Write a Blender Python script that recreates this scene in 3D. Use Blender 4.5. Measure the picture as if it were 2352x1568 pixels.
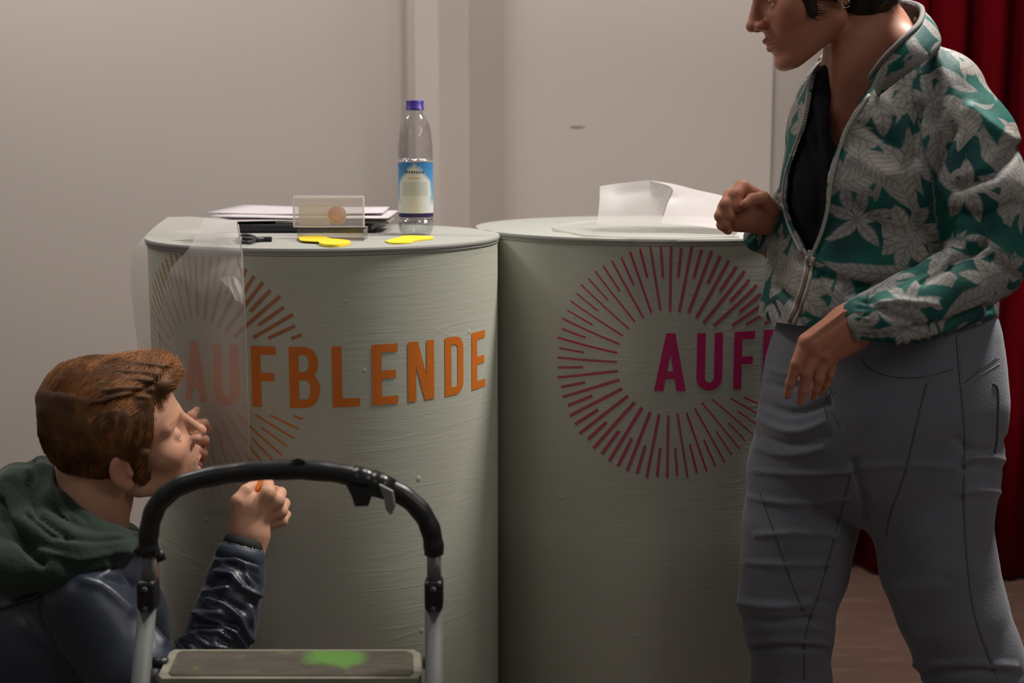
import bpy, math, random
import numpy as np
from mathutils import Vector, Matrix
from mathutils.bvhtree import BVHTree
random.seed(7); rng = np.random.default_rng(7)
for o in list(bpy.data.objects): bpy.data.objects.remove(o)
SC = bpy.context.scene; COL = SC.collection
# ------------------------------------------------------------------ camera
FP = 3170.0; CH = 1.175; TH = math.atan(472 / FP)
CF = np.array([0, math.cos(TH), -math.sin(TH)]); CU = np.array([0, math.sin(TH), math.cos(TH)]); CC = np.array([0, 0, CH])
cam = bpy.data.cameras.new('camera'); camo = bpy.data.objects.new('camera', cam); COL.objects.link(camo)
camo.location = (0, 0, CH); camo.rotation_euler = (math.pi / 2 - TH, 0, 0)
cam.sensor_width = 36; cam.lens = FP / 2352 * 36; cam.clip_start = 0.05
cam.dof.use_dof = True; cam.dof.focus_distance = 2.12; cam.dof.aperture_fstop = 4.0
SC.camera = camo
# ------------------------------------------------------------------ light
w = bpy.data.worlds.new('world'); SC.world = w; w.use_nodes = True
w.node_tree.nodes['Background'].inputs[0].default_value = (1.0, 0.96, 0.90, 1)
w.node_tree.nodes['Background'].inputs[1].default_value = 0.115
def area(name, loc, target, size, power, col=(1, 0.95, 0.89), spread=180):
    l = bpy.data.lights.new(name, 'AREA'); l.shape = 'DISK'; l.size = size; l.energy = power; l.color = col; l.spread = math.radians(spread)
    o = bpy.data.objects.new(name, l); COL.objects.link(o); o.location = loc
    o.rotation_euler = (Vector(target) - Vector(loc)).to_track_quat('-Z', 'Y').to_euler()
    return o
area('ceiling_spot_middle', (0.22, 2.14, 2.75), (0.0, 2.3, 0.9), 0.35, 14)
area('ceiling_spot_right', (1.02, 2.45, 2.5), (0.70, 2.0, 1.3), 0.35, 27, spread=130)
area('ceiling_spot_left', (-1.55, 2.7, 2.7), (-1.1, 3.3, 1.1), 0.5, 22)
area('ceiling_spot_wall', (0.7, 3.1, 2.75), (0.6, 3.9, 1.3), 0.6, 9.5)
area('fill_light_right', (2.1, -0.1, 2.5), (0.2, 2.2, 0.8), 1.0, 9.0)  # added fill, not a room lamp; lifts the drum fronts from camera right
area('fill_light_left', (-1.5, 0.3, 2.3), (-0.1, 2.2, 0.7), 0.7, 1.8)  # weaker added fill from the left front, stands for no real fixture
SC.view_settings.view_transform = 'Standard'; SC.view_settings.look = 'None'
SC.view_settings.gamma = 1; SC.view_settings.use_curve_mapping = False
SC.view_settings.exposure = 0.0
# ------------------------------------------------------------------ projection helpers
def ray(px, py): return CF + (px - 1176) / FP * np.array([1., 0, 0]) - (py - 784) / FP * CU
def W(px, py, Y):
    v = ray(px, py); return CC + v * (Y / v[1])
def Wz(px, py, z):
    v = ray(px, py); return CC + v * ((z - CH) / v[2])
def PX(P):
    q = P - CC; z = q @ CF
    return 1176 + FP * q[:, 0] / z, 784 - FP * (q @ CU) / z
def M(r, Y): return r * Y * 1.0 / FP          # pixels -> metres at depth Y
def cylhit(px, py, c, r):
    v = ray(px, py); a = v[0] ** 2 + v[1] ** 2; b = -2 * (v[0] * c[0] + v[1] * c[1]); k = c[0] ** 2 + c[1] ** 2 - r * r
    t = (-b - math.sqrt(max(b * b - 4 * a * k, 0))) / (2 * a); p = CC + v * t
    return math.atan2(p[0] - c[0], -(p[1] - c[1])), p[2]      # angle 0 faces the camera side (-Y), positive to +X
# ------------------------------------------------------------------ materials
def mat(name, col=(.5, .5, .5), rough=.6, metal=0., noise=0., nscale=20., bump=0., bscale=60., spec=.5, sheen=0., detail=4, vec=None, stretch=None):
    m = bpy.data.materials.new(name); m.use_nodes = True; nt = m.node_tree; b = nt.nodes['Principled BSDF']
    b.inputs['Base Color'].default_value = (*col, 1); b.inputs['Roughness'].default_value = rough; b.inputs['Metallic'].default_value = metal
    b.inputs['Specular IOR Level'].default_value = spec; b.inputs['Sheen Weight'].default_value = sheen
    tc = nt.nodes.new('ShaderNodeTexCoord'); src = tc.outputs['Object']
    if stretch:
        mp = nt.nodes.new('ShaderNodeMapping'); mp.inputs['Scale'].default_value = stretch; nt.links.new(src, mp.inputs[0]); src = mp.outputs[0]
    if noise:
        n = nt.nodes.new('ShaderNodeTexNoise'); n.inputs['Scale'].default_value = nscale; n.inputs['Detail'].default_value = detail; nt.links.new(src, n.inputs['Vector'])
        mx = nt.nodes.new('ShaderNodeMix'); mx.data_type = 'RGBA'
        mx.inputs[6].default_value = (*[c * (1 - noise) for c in col], 1); mx.inputs[7].default_value = (*[min(1, c * (1 + noise)) for c in col], 1)
        nt.links.new(n.outputs['Fac'], mx.inputs[0]); nt.links.new(mx.outputs[2], b.inputs['Base Color'])
    if bump:
        n = nt.nodes.new('ShaderNodeTexNoise'); n.inputs['Scale'].default_value = bscale; n.inputs['Detail'].default_value = 5; nt.links.new(src, n.inputs['Vector'])
        bp = nt.nodes.new('ShaderNodeBump'); bp.inputs['Strength'].default_value = bump; bp.inputs['Distance'].default_value = .004
        nt.links.new(n.outputs['Fac'], bp.inputs['Height']); nt.links.new(bp.outputs[0], b.inputs['Normal'])
    return m
class NT:
    def __init__(s, nt): s.nt = nt
    def n(s, t, **k):
        x = s.nt.nodes.new(t)
        for a, v in k.items(): setattr(x, a, v)
        return x
    def inp(s, sock, v):
        if hasattr(v, 'is_linked') or hasattr(v, 'links'): s.nt.links.new(v, sock)
        else: sock.default_value = v
    def m(s, op, a, b=0., c=None, clamp=False):
        x = s.n('ShaderNodeMath', operation=op); x.use_clamp = clamp; s.inp(x.inputs[0], a); s.inp(x.inputs[1], b)
        if c is not None: s.inp(x.inputs[2], c)
        return x.outputs[0]
    def mix(s, f, a, b):
        x = s.n('ShaderNodeMix', data_type='RGBA'); s.inp(x.inputs[0], f); s.inp(x.inputs[6], a); s.inp(x.inputs[7], b); return x.outputs[2]
    def step(s, x, w):            # smooth 0..1 around zero
        return s.m('MULTIPLY_ADD', x, 1.0 / w, 0.5, clamp=True)
def sheer(name, col, alpha, rough=.5):      # thin translucent film / paper
    m = bpy.data.materials.new(name); m.use_nodes = True; nt = m.node_tree; nt.nodes.clear()
    out = nt.nodes.new('ShaderNodeOutputMaterial'); tr = nt.nodes.new('ShaderNodeBsdfTransparent'); di = nt.nodes.new('ShaderNodeBsdfDiffuse'); tl = nt.nodes.new('ShaderNodeBsdfTranslucent')
    gl = nt.nodes.new('ShaderNodeBsdfGlossy'); gl.inputs['Roughness'].default_value = rough
    for b in (di, tl): b.inputs[0].default_value = (*col, 1)
    a = nt.nodes.new('ShaderNodeMixShader'); a.inputs[0].default_value = .45; nt.links.new(di.outputs[0], a.inputs[1]); nt.links.new(tl.outputs[0], a.inputs[2])
    b = nt.nodes.new('ShaderNodeMixShader'); b.inputs[0].default_value = alpha; nt.links.new(tr.outputs[0], b.inputs[1]); nt.links.new(a.outputs[0], b.inputs[2])
    c = nt.nodes.new('ShaderNodeMixShader'); c.inputs[0].default_value = .05; nt.links.new(b.outputs[0], c.inputs[1]); nt.links.new(gl.outputs[0], c.inputs[2])
    nt.links.new(c.outputs[0], out.inputs[0]); return m
def clear(name, tint=(.97, .97, .98), gloss=.12, rough=.08):
    m = bpy.data.materials.new(name); m.use_nodes = True; nt = m.node_tree; nt.nodes.clear()
    out = nt.nodes.new('ShaderNodeOutputMaterial'); tr = nt.nodes.new('ShaderNodeBsdfTransparent'); tr.inputs[0].default_value = (*tint, 1)
    gl = nt.nodes.new('ShaderNodeBsdfGlossy'); gl.inputs['Roughness'].default_value = rough
    lw = nt.nodes.new('ShaderNodeLayerWeight'); lw.inputs[0].default_value = .35
    mp = nt.nodes.new('ShaderNodeMath'); mp.operation = 'MULTIPLY_ADD'; mp.inputs[1].default_value = .6; mp.inputs[2].default_value = gloss * .3; nt.links.new(lw.outputs['Facing'], mp.inputs[0])
    mm = nt.nodes.new('ShaderNodeMath'); mm.operation = 'MULTIPLY'; mm.inputs[1].default_value = gloss * 4; nt.links.new(mp.outputs[0], mm.inputs[0]); mm.use_clamp = True
    b = nt.nodes.new('ShaderNodeMixShader'); nt.links.new(mm.outputs[0], b.inputs[0]); nt.links.new(tr.outputs[0], b.inputs[1]); nt.links.new(gl.outputs[0], b.inputs[2])
    nt.links.new(b.outputs[0], out.inputs[0]); return m
# ------------------------------------------------------------------ mesh helpers
def link(name, me, m=None, parent=None, smooth=True, kind=None):
    o = bpy.data.objects.new(name, me); COL.objects.link(o)
    if m is not None:
        for mm in (m if isinstance(m, (list, tuple)) else [m]): me.materials.append(mm)
    if smooth and len(me.polygons): me.polygons.foreach_set('use_smooth', np.ones(len(me.polygons), bool))
    if parent is not None:
        o.parent = parent
        o.matrix_parent_inverse = Matrix.Translation(parent.location).inverted()
    if kind: o['kind'] = kind
    me.update(); return o
def pymesh(name, V, Fc, m=None, parent=None, smooth=True, kind=None):
    me = bpy.data.meshes.new(name); me.from_pydata([tuple(map(float, v)) for v in V], [], Fc); me.validate()
    return link(name, me, m, parent, smooth, kind)
def quadmesh(name, V, Q, m=None, parent=None, smooth=True, attrs=None, kind=None):
    me = bpy.data.meshes.new(name); n = len(Q); k = Q.shape[1]
    me.vertices.add(len(V)); me.vertices.foreach_set('co', np.ascontiguousarray(V, np.float32).ravel())
    me.loops.add(n * k); me.loops.foreach_set('vertex_index', np.ascontiguousarray(Q, np.int32).ravel())
    me.polygons.add(n); me.polygons.foreach_set('loop_start', np.arange(0, n * k, k, dtype=np.int32))
    me.update(calc_edges=True)
    for a, (ty, arr) in (attrs or {}).items():
        at = me.attributes.new(a, ty, 'POINT')
        at.data.foreach_set('color' if ty == 'FLOAT_COLOR' else ('vector' if ty == 'FLOAT_VECTOR' else 'value'), np.ascontiguousarray(arr, np.float32).ravel())
    return link(name, me, m, parent, smooth, kind)
def tag(o, label, cat, group=None, kind=None):
    o['label'] = label
    if cat: o['category'] = cat
    if group: o['group'] = group
    if kind: o['kind'] = kind
    return o
def empty(name, loc, label=None, cat=None, group=None):
    o = bpy.data.objects.new(name, None); o.location = tuple(map(float, loc)); o.empty_display_size = .05; COL.objects.link(o)
    if label: tag(o, label, cat, group)
    return o
def boxm(c, s, bev=0, rot=None):
    """rounded box verts/faces; c centre, s full size"""
    import bmesh
    bm = bmesh.new(); bmesh.ops.create_cube(bm, size=1)
    for v in bm.verts: v.co = Vector((v.co.x * s[0], v.co.y * s[1], v.co.z * s[2]))
    if bev: bmesh.ops.bevel(bm, geom=bm.edges[:], offset=bev, segments=3, affect='EDGES', profile=.6)
    if rot is not None: bmesh.ops.transform(bm, matrix=rot, verts=bm.verts)
    bmesh.ops.translate(bm, vec=Vector(tuple(map(float, c))), verts=bm.verts)
    V = [tuple(v.co) for v in bm.verts]; bm.verts.index_update(); F = [[v.index for v in f.verts] for f in bm.faces]; bm.free()
    return V, F
def box(name, c, s, m, parent=None, bev=0, rot=None):
    V, F = boxm(c, s, bev, rot); o = pymesh(name, V, F, m, parent, smooth=False); return o
def merge(parts):
    V = []; F = []
    for v, f in parts:
        n = len(V); V += list(v); F += [[i + n for i in q] for q in f]
    return V, F
def catmull(pts, n=6):
    P = [np.array(p, float) for p in pts]; P = [2 * P[0] - P[1]] + P + [2 * P[-1] - P[-2]]; out = []
    for i in range(1, len(P) - 2):
        for j in range(n):
            t = j / n; a, b, c, d = P[i - 1:i + 3]
            out.append(.5 * ((2 * b) + (c - a) * t + (2 * a - 5 * b + 4 * c - d) * t * t + (3 * b - a - 3 * c + d) * t ** 3))
    out.append(P[-2]); return out
def tube(pts, r, seg=10, cap=True, sx=1.0):
    P = [np.array(p, float) for p in pts]; n = len(P); R = r if hasattr(r, '__len__') else [r] * n
    V = []; F = []; up = None
    for i in range(n):
        t = P[min(i + 1, n - 1)] - P[max(i - 1, 0)]; t /= (np.linalg.norm(t) + 1e-9)
        if up is None:
            up = np.array([0, 0, 1.]) if abs(t[2]) < .9 else np.array([0, 1., 0])
        s = np.cross(t, up); s /= np.linalg.norm(s); up = np.cross(s, t)
        for k in range(seg):
            a = 2 * math.pi * k / seg; V.append(P[i] + R[i] * (math.cos(a) * s * sx + math.sin(a) * up))
    for i in range(n - 1):
        for k in range(seg): F.append([i * seg + k, i * seg + (k + 1) % seg, (i + 1) * seg + (k + 1) % seg, (i + 1) * seg + k])
    if cap: F.append(list(range(seg))[::-1]); F.append([(n - 1) * seg + k for k in range(seg)])
    return V, [f[::-1] for f in F]
def lathe(c, prof, seg=40, cap=True):
    V = []; F = []
    for (r, z) in prof:
        for k in range(seg):
            a = 2 * math.pi * k / seg; V.append((c[0] + r * math.cos(a), c[1] + r * math.sin(a), c[2] + z))
    for i in range(len(prof) - 1):
        for k in range(seg): F.append([i * seg + k, i * seg + (k + 1) % seg, (i + 1) * seg + (k + 1) % seg, (i + 1) * seg + k])
    if cap: F.append(list(range(seg))[::-1]); F.append([(len(prof) - 1) * seg + k for k in range(seg)])
    return V, F
def gridm(G):
    """G[i][j] -> 3d points"""
    n = len(G); m_ = len(G[0]); V = [p for row in G for p in row]
    F = [[i * m_ + j, i * m_ + j + 1, (i + 1) * m_ + j + 1, (i + 1) * m_ + j] for i in range(n - 1) for j in range(m_ - 1)]
    return V, F
def solidify(o, t, off=0):
    s = o.modifiers.new('s', 'SOLIDIFY'); s.thickness = t; s.offset = off; return o
# ------------------------------------------------------------------ implicit sculpting
def smin(a, b, k):
    if k <= 0: return np.minimum(a, b)
    h = np.clip(.5 + .5 * (b - a) / k, 0, 1); return b + (a - b) * h - k * h * (1 - h)
def smax(a, b, k): return -smin(-a, -b, k)
def cap(P, a, b, ra, rb):
    a = np.asarray(a, np.float32); b = np.asarray(b, np.float32); ab = b - a; q = P - a
    t = np.clip((q @ ab) / max(float(ab @ ab), 1e-9), 0, 1); d = q - t[:, None] * ab
    return np.sqrt((d * d).sum(1)) - (ra + (rb - ra) * t)
def seg(P, a, b, wa, wb, da, db, side=(1, 0, 0)):
    a = np.asarray(a, np.float32); b = np.asarray(b, np.float32); ab = b - a; L = float(np.linalg.norm(ab)); ax = ab / L
    s = np.asarray(side, np.float32); s = s - ax * (s @ ax); s /= np.linalg.norm(s); f = np.cross(ax, s).astype(np.float32)
    q = P - a; t = np.clip((q @ ax) / L, 0, 1); r = q - t[:, None] * ab
    w_ = wa + (wb - wa) * t; d_ = da + (db - da) * t; m_ = np.minimum(w_, d_)
    u = r @ s; v = r @ f; x = r @ ax
    k0 = np.sqrt((u / w_) ** 2 + (v / d_) ** 2 + (x / m_) ** 2) + 1e-9
    k1 = np.sqrt((u / w_ ** 2) ** 2 + (v / d_ ** 2) ** 2 + (x / m_ ** 2) ** 2) + 1e-9
    return k0 * (k0 - 1) / k1
def ell(P, c, r, R=None):
    q = P - np.asarray(c, np.float32)
    if R is not None: q = q @ np.asarray(R, np.float32)
    r = np.asarray(r, np.float32); k0 = np.sqrt(((q / r) ** 2).sum(1)) + 1e-9; k1 = np.sqrt(((q / r ** 2) ** 2).sum(1)) + 1e-9
    return k0 * (k0 - 1) / k1
def pchain(pts): return [(W(x, y, Y).astype(np.float32), M(r, Y)) for x, y, Y, r in pts]
def chain(P, ch, k=.01):
    D = None
    for (a, ra), (b, rb) in zip(ch[:-1], ch[1:]):
        d = cap(P, a, b, ra, rb); D = d if D is None else smin(D, d, k)
    return D
def schain(P, pts, k=.01):
    """pts: (px, py, Y, halfwidth_px, halfdepth_m)"""
    D = None; Q = [(W(x, y, Y), M(w_, Y), d_) for x, y, Y, w_, d_ in pts]
    for (a, wa, da), (b, wb, db) in zip(Q[:-1], Q[1:]):
        d = seg(P, a, b, wa, wb, da, db); D = d if D is None else smin(D, d, k)
    return D
def polydist(X, Y, poly):
    """signed distance (pixels) to polygon, negative inside"""
    d = np.full(X.shape, 1e12, np.float32); s = np.ones(X.shape, bool); n = len(poly)
    for i in range(n):
        ax, ay = poly[i]; bx, by = poly[i - 1]; ex, ey = bx - ax, by - ay; wx, wy = X - ax, Y - ay
        t = np.clip((wx * ex + wy * ey) / (ex * ex + ey * ey), 0, 1); dx = wx - ex * t; dy = wy - ey * t
        d = np.minimum(d, dx * dx + dy * dy)
        c = ((Y >= ay) != (Y >= by)) & (((bx - ax) * (Y - ay) / ((by - ay) if by != ay else 1e-9) + ax) > X)
        s ^= c
    return np.where(s, 1, -1) * np.sqrt(d)
def linedist(X, Y, pts):
    d = np.full(X.shape, 1e12, np.float32)
    for (ax, ay), (bx, by) in zip(pts[:-1], pts[1:]):
        ex, ey = bx - ax, by - ay; wx, wy = X - ax, Y - ay
        t = np.clip((wx * ex + wy * ey) / (ex * ex + ey * ey + 1e-9), 0, 1); dx = wx - ex * t; dy = wy - ey * t
        d = np.minimum(d, dx * dx + dy * dy)
    return np.sqrt(d)
def surfnet(f, lo, hi, h, B=8):
    lo = np.array(lo, np.float32); hi = np.array(hi, np.float32)
    nb = np.ceil((hi - lo) / (h * B)).astype(int) + 1; n = nb * B
    g = np.stack(np.meshgrid(*[np.arange(k) for k in nb], indexing='ij'), -1).reshape(-1, 3)
    cc = lo + (g * B + (B - 1) / 2).astype(np.float32) * h
    fc = f(cc.astype(np.float32)).astype(np.float32)
    D = np.repeat(np.repeat(np.repeat(fc.reshape(nb), B, 0), B, 1), B, 2)
    act = np.abs(fc) < B * h * 1.25 + .006
    ga = g[act] * B; off = np.stack(np.meshgrid(*[np.arange(B)] * 3, indexing='ij'), -1).reshape(-1, 3)
    I = (ga[:, None, :] + off[None]).reshape(-1, 3)
    vals = np.empty(len(I), np.float32); CHK = 300000
    for i in range(0, len(I), CHK): vals[i:i + CHK] = f(lo + I[i:i + CHK].astype(np.float32) * h)
    D[I[:, 0], I[:, 1], I[:, 2]] = vals
    S = D < 0; c = np.zeros(np.array(S.shape) - 1, np.int8); nx, ny, nz = S.shape
    cor = [(i, j, k) for i in (0, 1) for j in (0, 1) for k in (0, 1)]
    for i, j, k in cor: c += S[i:nx - 1 + i, j:ny - 1 + j, k:nz - 1 + k]
    A = (c > 0) & (c < 8); J = np.argwhere(A); vid = np.full(A.shape, -1, np.int32); vid[A] = np.arange(len(J), dtype=np.int32)
    cv = {q: D[J[:, 0] + q[0], J[:, 1] + q[1], J[:, 2] + q[2]] for q in cor}
    acc = np.zeros((len(J), 3), np.float32); cnt = np.zeros(len(J), np.float32)
    for q in cor:
        for ax in range(3):
            if q[ax]: continue
            q2 = tuple(1 if a == ax else q[a] for a in range(3)); d0, d1 = cv[q], cv[q2]; mk = (d0 < 0) != (d1 < 0)
            t = np.where(mk, d0 / np.where(d0 == d1, 1, d0 - d1), 0)
            p = np.array(q, np.float32)[None].repeat(len(J), 0); p[:, ax] += t; acc += p * mk[:, None]; cnt += mk
    V = lo + h * (J + acc / np.maximum(cnt, 1)[:, None])
    Q = []
    for ax in range(3):
        a1, a2 = (ax + 1) % 3, (ax + 2) % 3
        s0 = [slice(1, m_ - 1) for m_ in S.shape]; s1 = list(s0); s0[ax] = slice(0, S.shape[ax] - 1); s1[ax] = slice(1, S.shape[ax])
        df = S[tuple(s0)] != S[tuple(s1)]; E = np.argwhere(df); E[:, a1] += 1; E[:, a2] += 1
        ins = S[E[:, 0], E[:, 1], E[:, 2]]
        def cell(d1, d2):
            e = E.copy(); e[:, a1] += d1; e[:, a2] += d2; return vid[e[:, 0], e[:, 1], e[:, 2]]
        q = np.stack([cell(-1, -1), cell(0, -1), cell(0, 0), cell(-1, 0)], 1); q[~ins] = q[~ins][:, ::-1]; Q.append(q)
    Q = np.concatenate(Q); Q = Q[(Q >= 0).all(1)]
    return V.astype(np.float32), Q
def vnormals(V, Q):
    n = np.cross(V[Q[:, 2]] - V[Q[:, 0]], V[Q[:, 3]] - V[Q[:, 1]]); N = np.zeros_like(V)
    for k in range(4):
        for a in range(3): N[:, a] += np.bincount(Q[:, k], n[:, a], minlength=len(V)).astype(np.float32)
    return N / (np.linalg.norm(N, axis=1)[:, None] + 1e-12)
def creases(V, Q, cl, front=None):
    """cl: list of (px polyline, amplitude metres (+ridge/-groove), width px)"""
    N = vnormals(V, Q); X, Y = PX(V); D = np.zeros(len(V), np.float32)
    for pts, amp, wd in cl:
        xs = [p[0] for p in pts]; ys = [p[1] for p in pts]
        mk = (X > min(xs) - 3 * wd) & (X < max(xs) + 3 * wd) & (Y > min(ys) - 3 * wd) & (Y < max(ys) + 3 * wd)
        if not mk.any(): continue
        d = linedist(X[mk], Y[mk], pts); D[mk] += amp * np.exp(-(d / wd) ** 2)
    fr = 1 / (1 + np.exp((N[:, 1] - .15) * 12))
    return (V + N * (D * fr)[:, None]).astype(np.float32)
def wob(V, Q, amp, sc, seed=0):
    N = vnormals(V, Q); r = np.random.default_rng(seed); D = 0
    for i in range(6):
        k = r.normal(size=3) * sc; D = D + np.sin(V @ k + r.uniform(0, 6.28))
    return (V + N * (D * amp / 3)[:, None]).astype(np.float32)
def mkbvh(V, Q): return BVHTree.FromPolygons(V.tolist(), Q.tolist())
def drape(bvh, pts, lift=.001, n=6):
    out = []
    c = Vector((0, 0, CH))
    for p in catmull([(x, y, 0) for x, y in pts], n):
        d = Vector(ray(p[0], p[1])).normalized(); h = bvh.ray_cast(c, d)
        if h[0] is not None:
            if out and (Vector(out[-1]) - h[0]).length > .06: continue
            out.append(np.array(h[0]) - np.array(d) * lift)
    return out
# ================================================================== STRUCTURE
mw = mat('wall_paint', (.58, .508, .467), .85, noise=.04, nscale=1.2, bump=.04, bscale=90)
mfl = mat('floor_vinyl', (.088, .048, .035), .55, noise=.22, nscale=14, bump=.05, bscale=40, detail=8)
# ground position of a picture column at depth Y
def gx(px, Y): return (px - 1176) / FP * Y / ray(1176, 300)[1]
WP = [(gx(-1500, 3.98), 3.98), (gx(958, 3.72), 3.72), (gx(955, 3.60), 3.60), (gx(1078, 3.66), 3.66), (gx(1080, 3.75), 3.75), (gx(1184, 3.73), 3.73), (gx(1190, 3.73), 3.73), (gx(1772, 3.73), 3.73), (gx(1775, 3.80), 3.80), (gx(8500, 4.30), 4.30)]
names = ['wall_left', 'trim_1', 'trim_2', 'trim_3', 'trim_4', 'trim_5', 'wall_back', 'trim_6', 'wall_right']
for i, nme in enumerate(names):
    (x0, y0), (x1, y1) = WP[i], WP[i + 1]
    dx, dy = x1 - x0, y1 - y0; L = math.hypot(dx, dy); nx, ny = -dy / L * .06, dx / L * .06
    V = [(x0, y0, 0), (x1, y1, 0), (x1 + nx, y1 + ny, 0), (x0 + nx, y0 + ny, 0)]; V += [(a, b, 3.0) for a, b, c in V]
    o = pymesh(nme, V, [[3, 2, 1, 0], [4, 5, 6, 7], [0, 1, 5, 4], [1, 2, 6, 5], [2, 3, 7, 6], [3, 0, 4, 7]], mw, None, False); o['kind'] = 'structure'
o = pymesh('floor', [(-3.5, -1, -.05), (4, -1, -.05), (4, 4.2, -.05), (-3.5, 4.2, -.05), (-3.5, -1, 0), (4, -1, 0), (4, 4.2, 0), (-3.5, 4.2, 0)],
           [[3, 2, 1, 0], [4, 5, 6, 7], [0, 1, 5, 4], [1, 2, 6, 5], [2, 3, 7, 6], [3, 0, 4, 7]], mfl, None, False); o['kind'] = 'structure'
# faint scuffs across the vinyl
t = NT(mfl.node_tree); tc = t.n('ShaderNodeTexCoord'); mp = t.n('ShaderNodeMapping'); mp.inputs['Rotation'].default_value = (0, 0, .6); mp.inputs['Scale'].default_value = (2, 9, 1)
t.nt.links.new(tc.outputs['Object'], mp.inputs[0]); nn = t.n('ShaderNodeTexNoise'); nn.inputs['Scale'].default_value = 2.2; nn.inputs['Detail'].default_value = 3; t.nt.links.new(mp.outputs[0], nn.inputs['Vector'])
bs = t.nt.nodes['Principled BSDF']; src = bs.inputs['Base Color'].links[0].from_socket
t.nt.links.new(t.mix(t.m('MULTIPLY', t.step(t.m('SUBTRACT', nn.outputs['Fac'], .6), .12), .4), src, (.16, .10, .075, 1)), bs.inputs['Base Color'])
# scuff marks on the wall: two little smudges
msm = mat('smudge_grey', (.27, .235, .22), .9)
sm = empty('wall_scuff', W(1325, 292, 3.74), 'faint grey scuff mark on the pale wall above the right drum', 'scuff')
# ================================================================== CURTAIN
mcur = mat('curtain_red_velvet', (.115, .0008, .004), .9, noise=.25, nscale=30, spec=.05)
V = []; nn_ = 260; cx0, cx1 = gx(1905, 3.62), gx(2900, 3.42)
for i in range(nn_ + 1):
    u = i / nn_; x = cx0 + (cx1 - cx0) * u; y = 3.66 - .14 * u
    ph = u * 58; y += .035 * math.sin(ph) + .018 * math.sin(ph * 2.3 + 1) + .012 * math.sin(ph * .37); x += .02 * math.cos(ph)
    for z in (0.012, .5, 1.0, 1.6, 2.3, 2.9): V.append((x, y + .01 * math.sin(z * 2 + ph * .3), z))
F = [[i * 6 + j, (i + 1) * 6 + j, (i + 1) * 6 + j + 1, i * 6 + j + 1] for i in range(nn_) for j in range(5)]
cur = pymesh('curtain', V, F, mcur); solidify(cur, .004)
tag(cur, 'dark red pleated curtain hanging to the floor behind the standing woman', 'curtain')
# ================================================================== DRUMS
mdr = mat('drum_grey_green_paint', (.49, .495, .415), .55, noise=.06, nscale=7, bump=.0, spec=.35)
t = NT(mdr.node_tree); tc = t.n('ShaderNodeTexCoord'); bs = t.nt.nodes['Principled BSDF']
mp = t.n('ShaderNodeMapping'); mp.inputs['Scale'].default_value = (5, 5, 60); t.nt.links.new(tc.outputs['Object'], mp.inputs[0])
n1 = t.n('ShaderNodeTexNoise'); n1.inputs['Scale'].default_value = 3; n1.inputs['Detail'].default_value = 6; t.nt.links.new(mp.outputs[0], n1.inputs['Vector'])
v1 = t.n('ShaderNodeTexVoronoi'); v1.inputs['Scale'].default_value = 13; t.nt.links.new(tc.outputs['Object'], v1.inputs['Vector'])
blob = t.m('MULTIPLY', t.step(t.m('SUBTRACT', .045, v1.outputs['Distance']), .05), 1.6)
mp2 = t.n('ShaderNodeMapping'); mp2.inputs['Scale'].default_value = (.6, .6, 7); mp2.inputs['Rotation'].default_value = (0, .04, 0); t.nt.links.new(tc.outputs['Object'], mp2.inputs[0])
n2 = t.n('ShaderNodeTexNoise'); n2.inputs['Scale'].default_value = 2; n2.inputs['Detail'].default_value = 1; t.nt.links.new(mp2.outputs[0], n2.inputs['Vector'])
ln = t.m('MULTIPLY', t.step(t.m('SUBTRACT', .004, t.m('ABSOLUTE', t.m('SUBTRACT', n2.outputs['Fac'], .5))), .005), .18)
hh = t.m('ADD', t.m('ADD', t.m('MULTIPLY', n1.outputs['Fac'], .5), blob), ln)
bp = t.n('ShaderNodeBump'); bp.inputs['Strength'].default_value = .35; bp.inputs['Distance'].default_value = .0016; t.nt.links.new(hh, bp.inputs['Height']); t.nt.links.new(bp.outputs[0], bs.inputs['Normal'])
mlid = mat('lid_cream', (.355, .355, .325), .6, noise=.03, nscale=9, spec=.3)
S_ = .14
def bar(x0, y0, x1, y1): return [[(x0, y0), (x1, y0), (x1, y1), (x0, y1)]]
def arc(cx, cy, rx, ry, ix, iy, a0, a1, n=12):
    out = []
    for i in range(n):
        a, b = math.radians(a0 + (a1 - a0) * i / n), math.radians(a0 + (a1 - a0) * (i + 1) / n)
        out.append([(cx + ix * math.cos(a), cy + iy * math.sin(a)), (cx + rx * math.cos(a), cy + ry * math.sin(a)), (cx + rx * math.cos(b), cy + ry * math.sin(b)), (cx + ix * math.cos(b), cy + iy * math.sin(b))])
    return out
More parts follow.
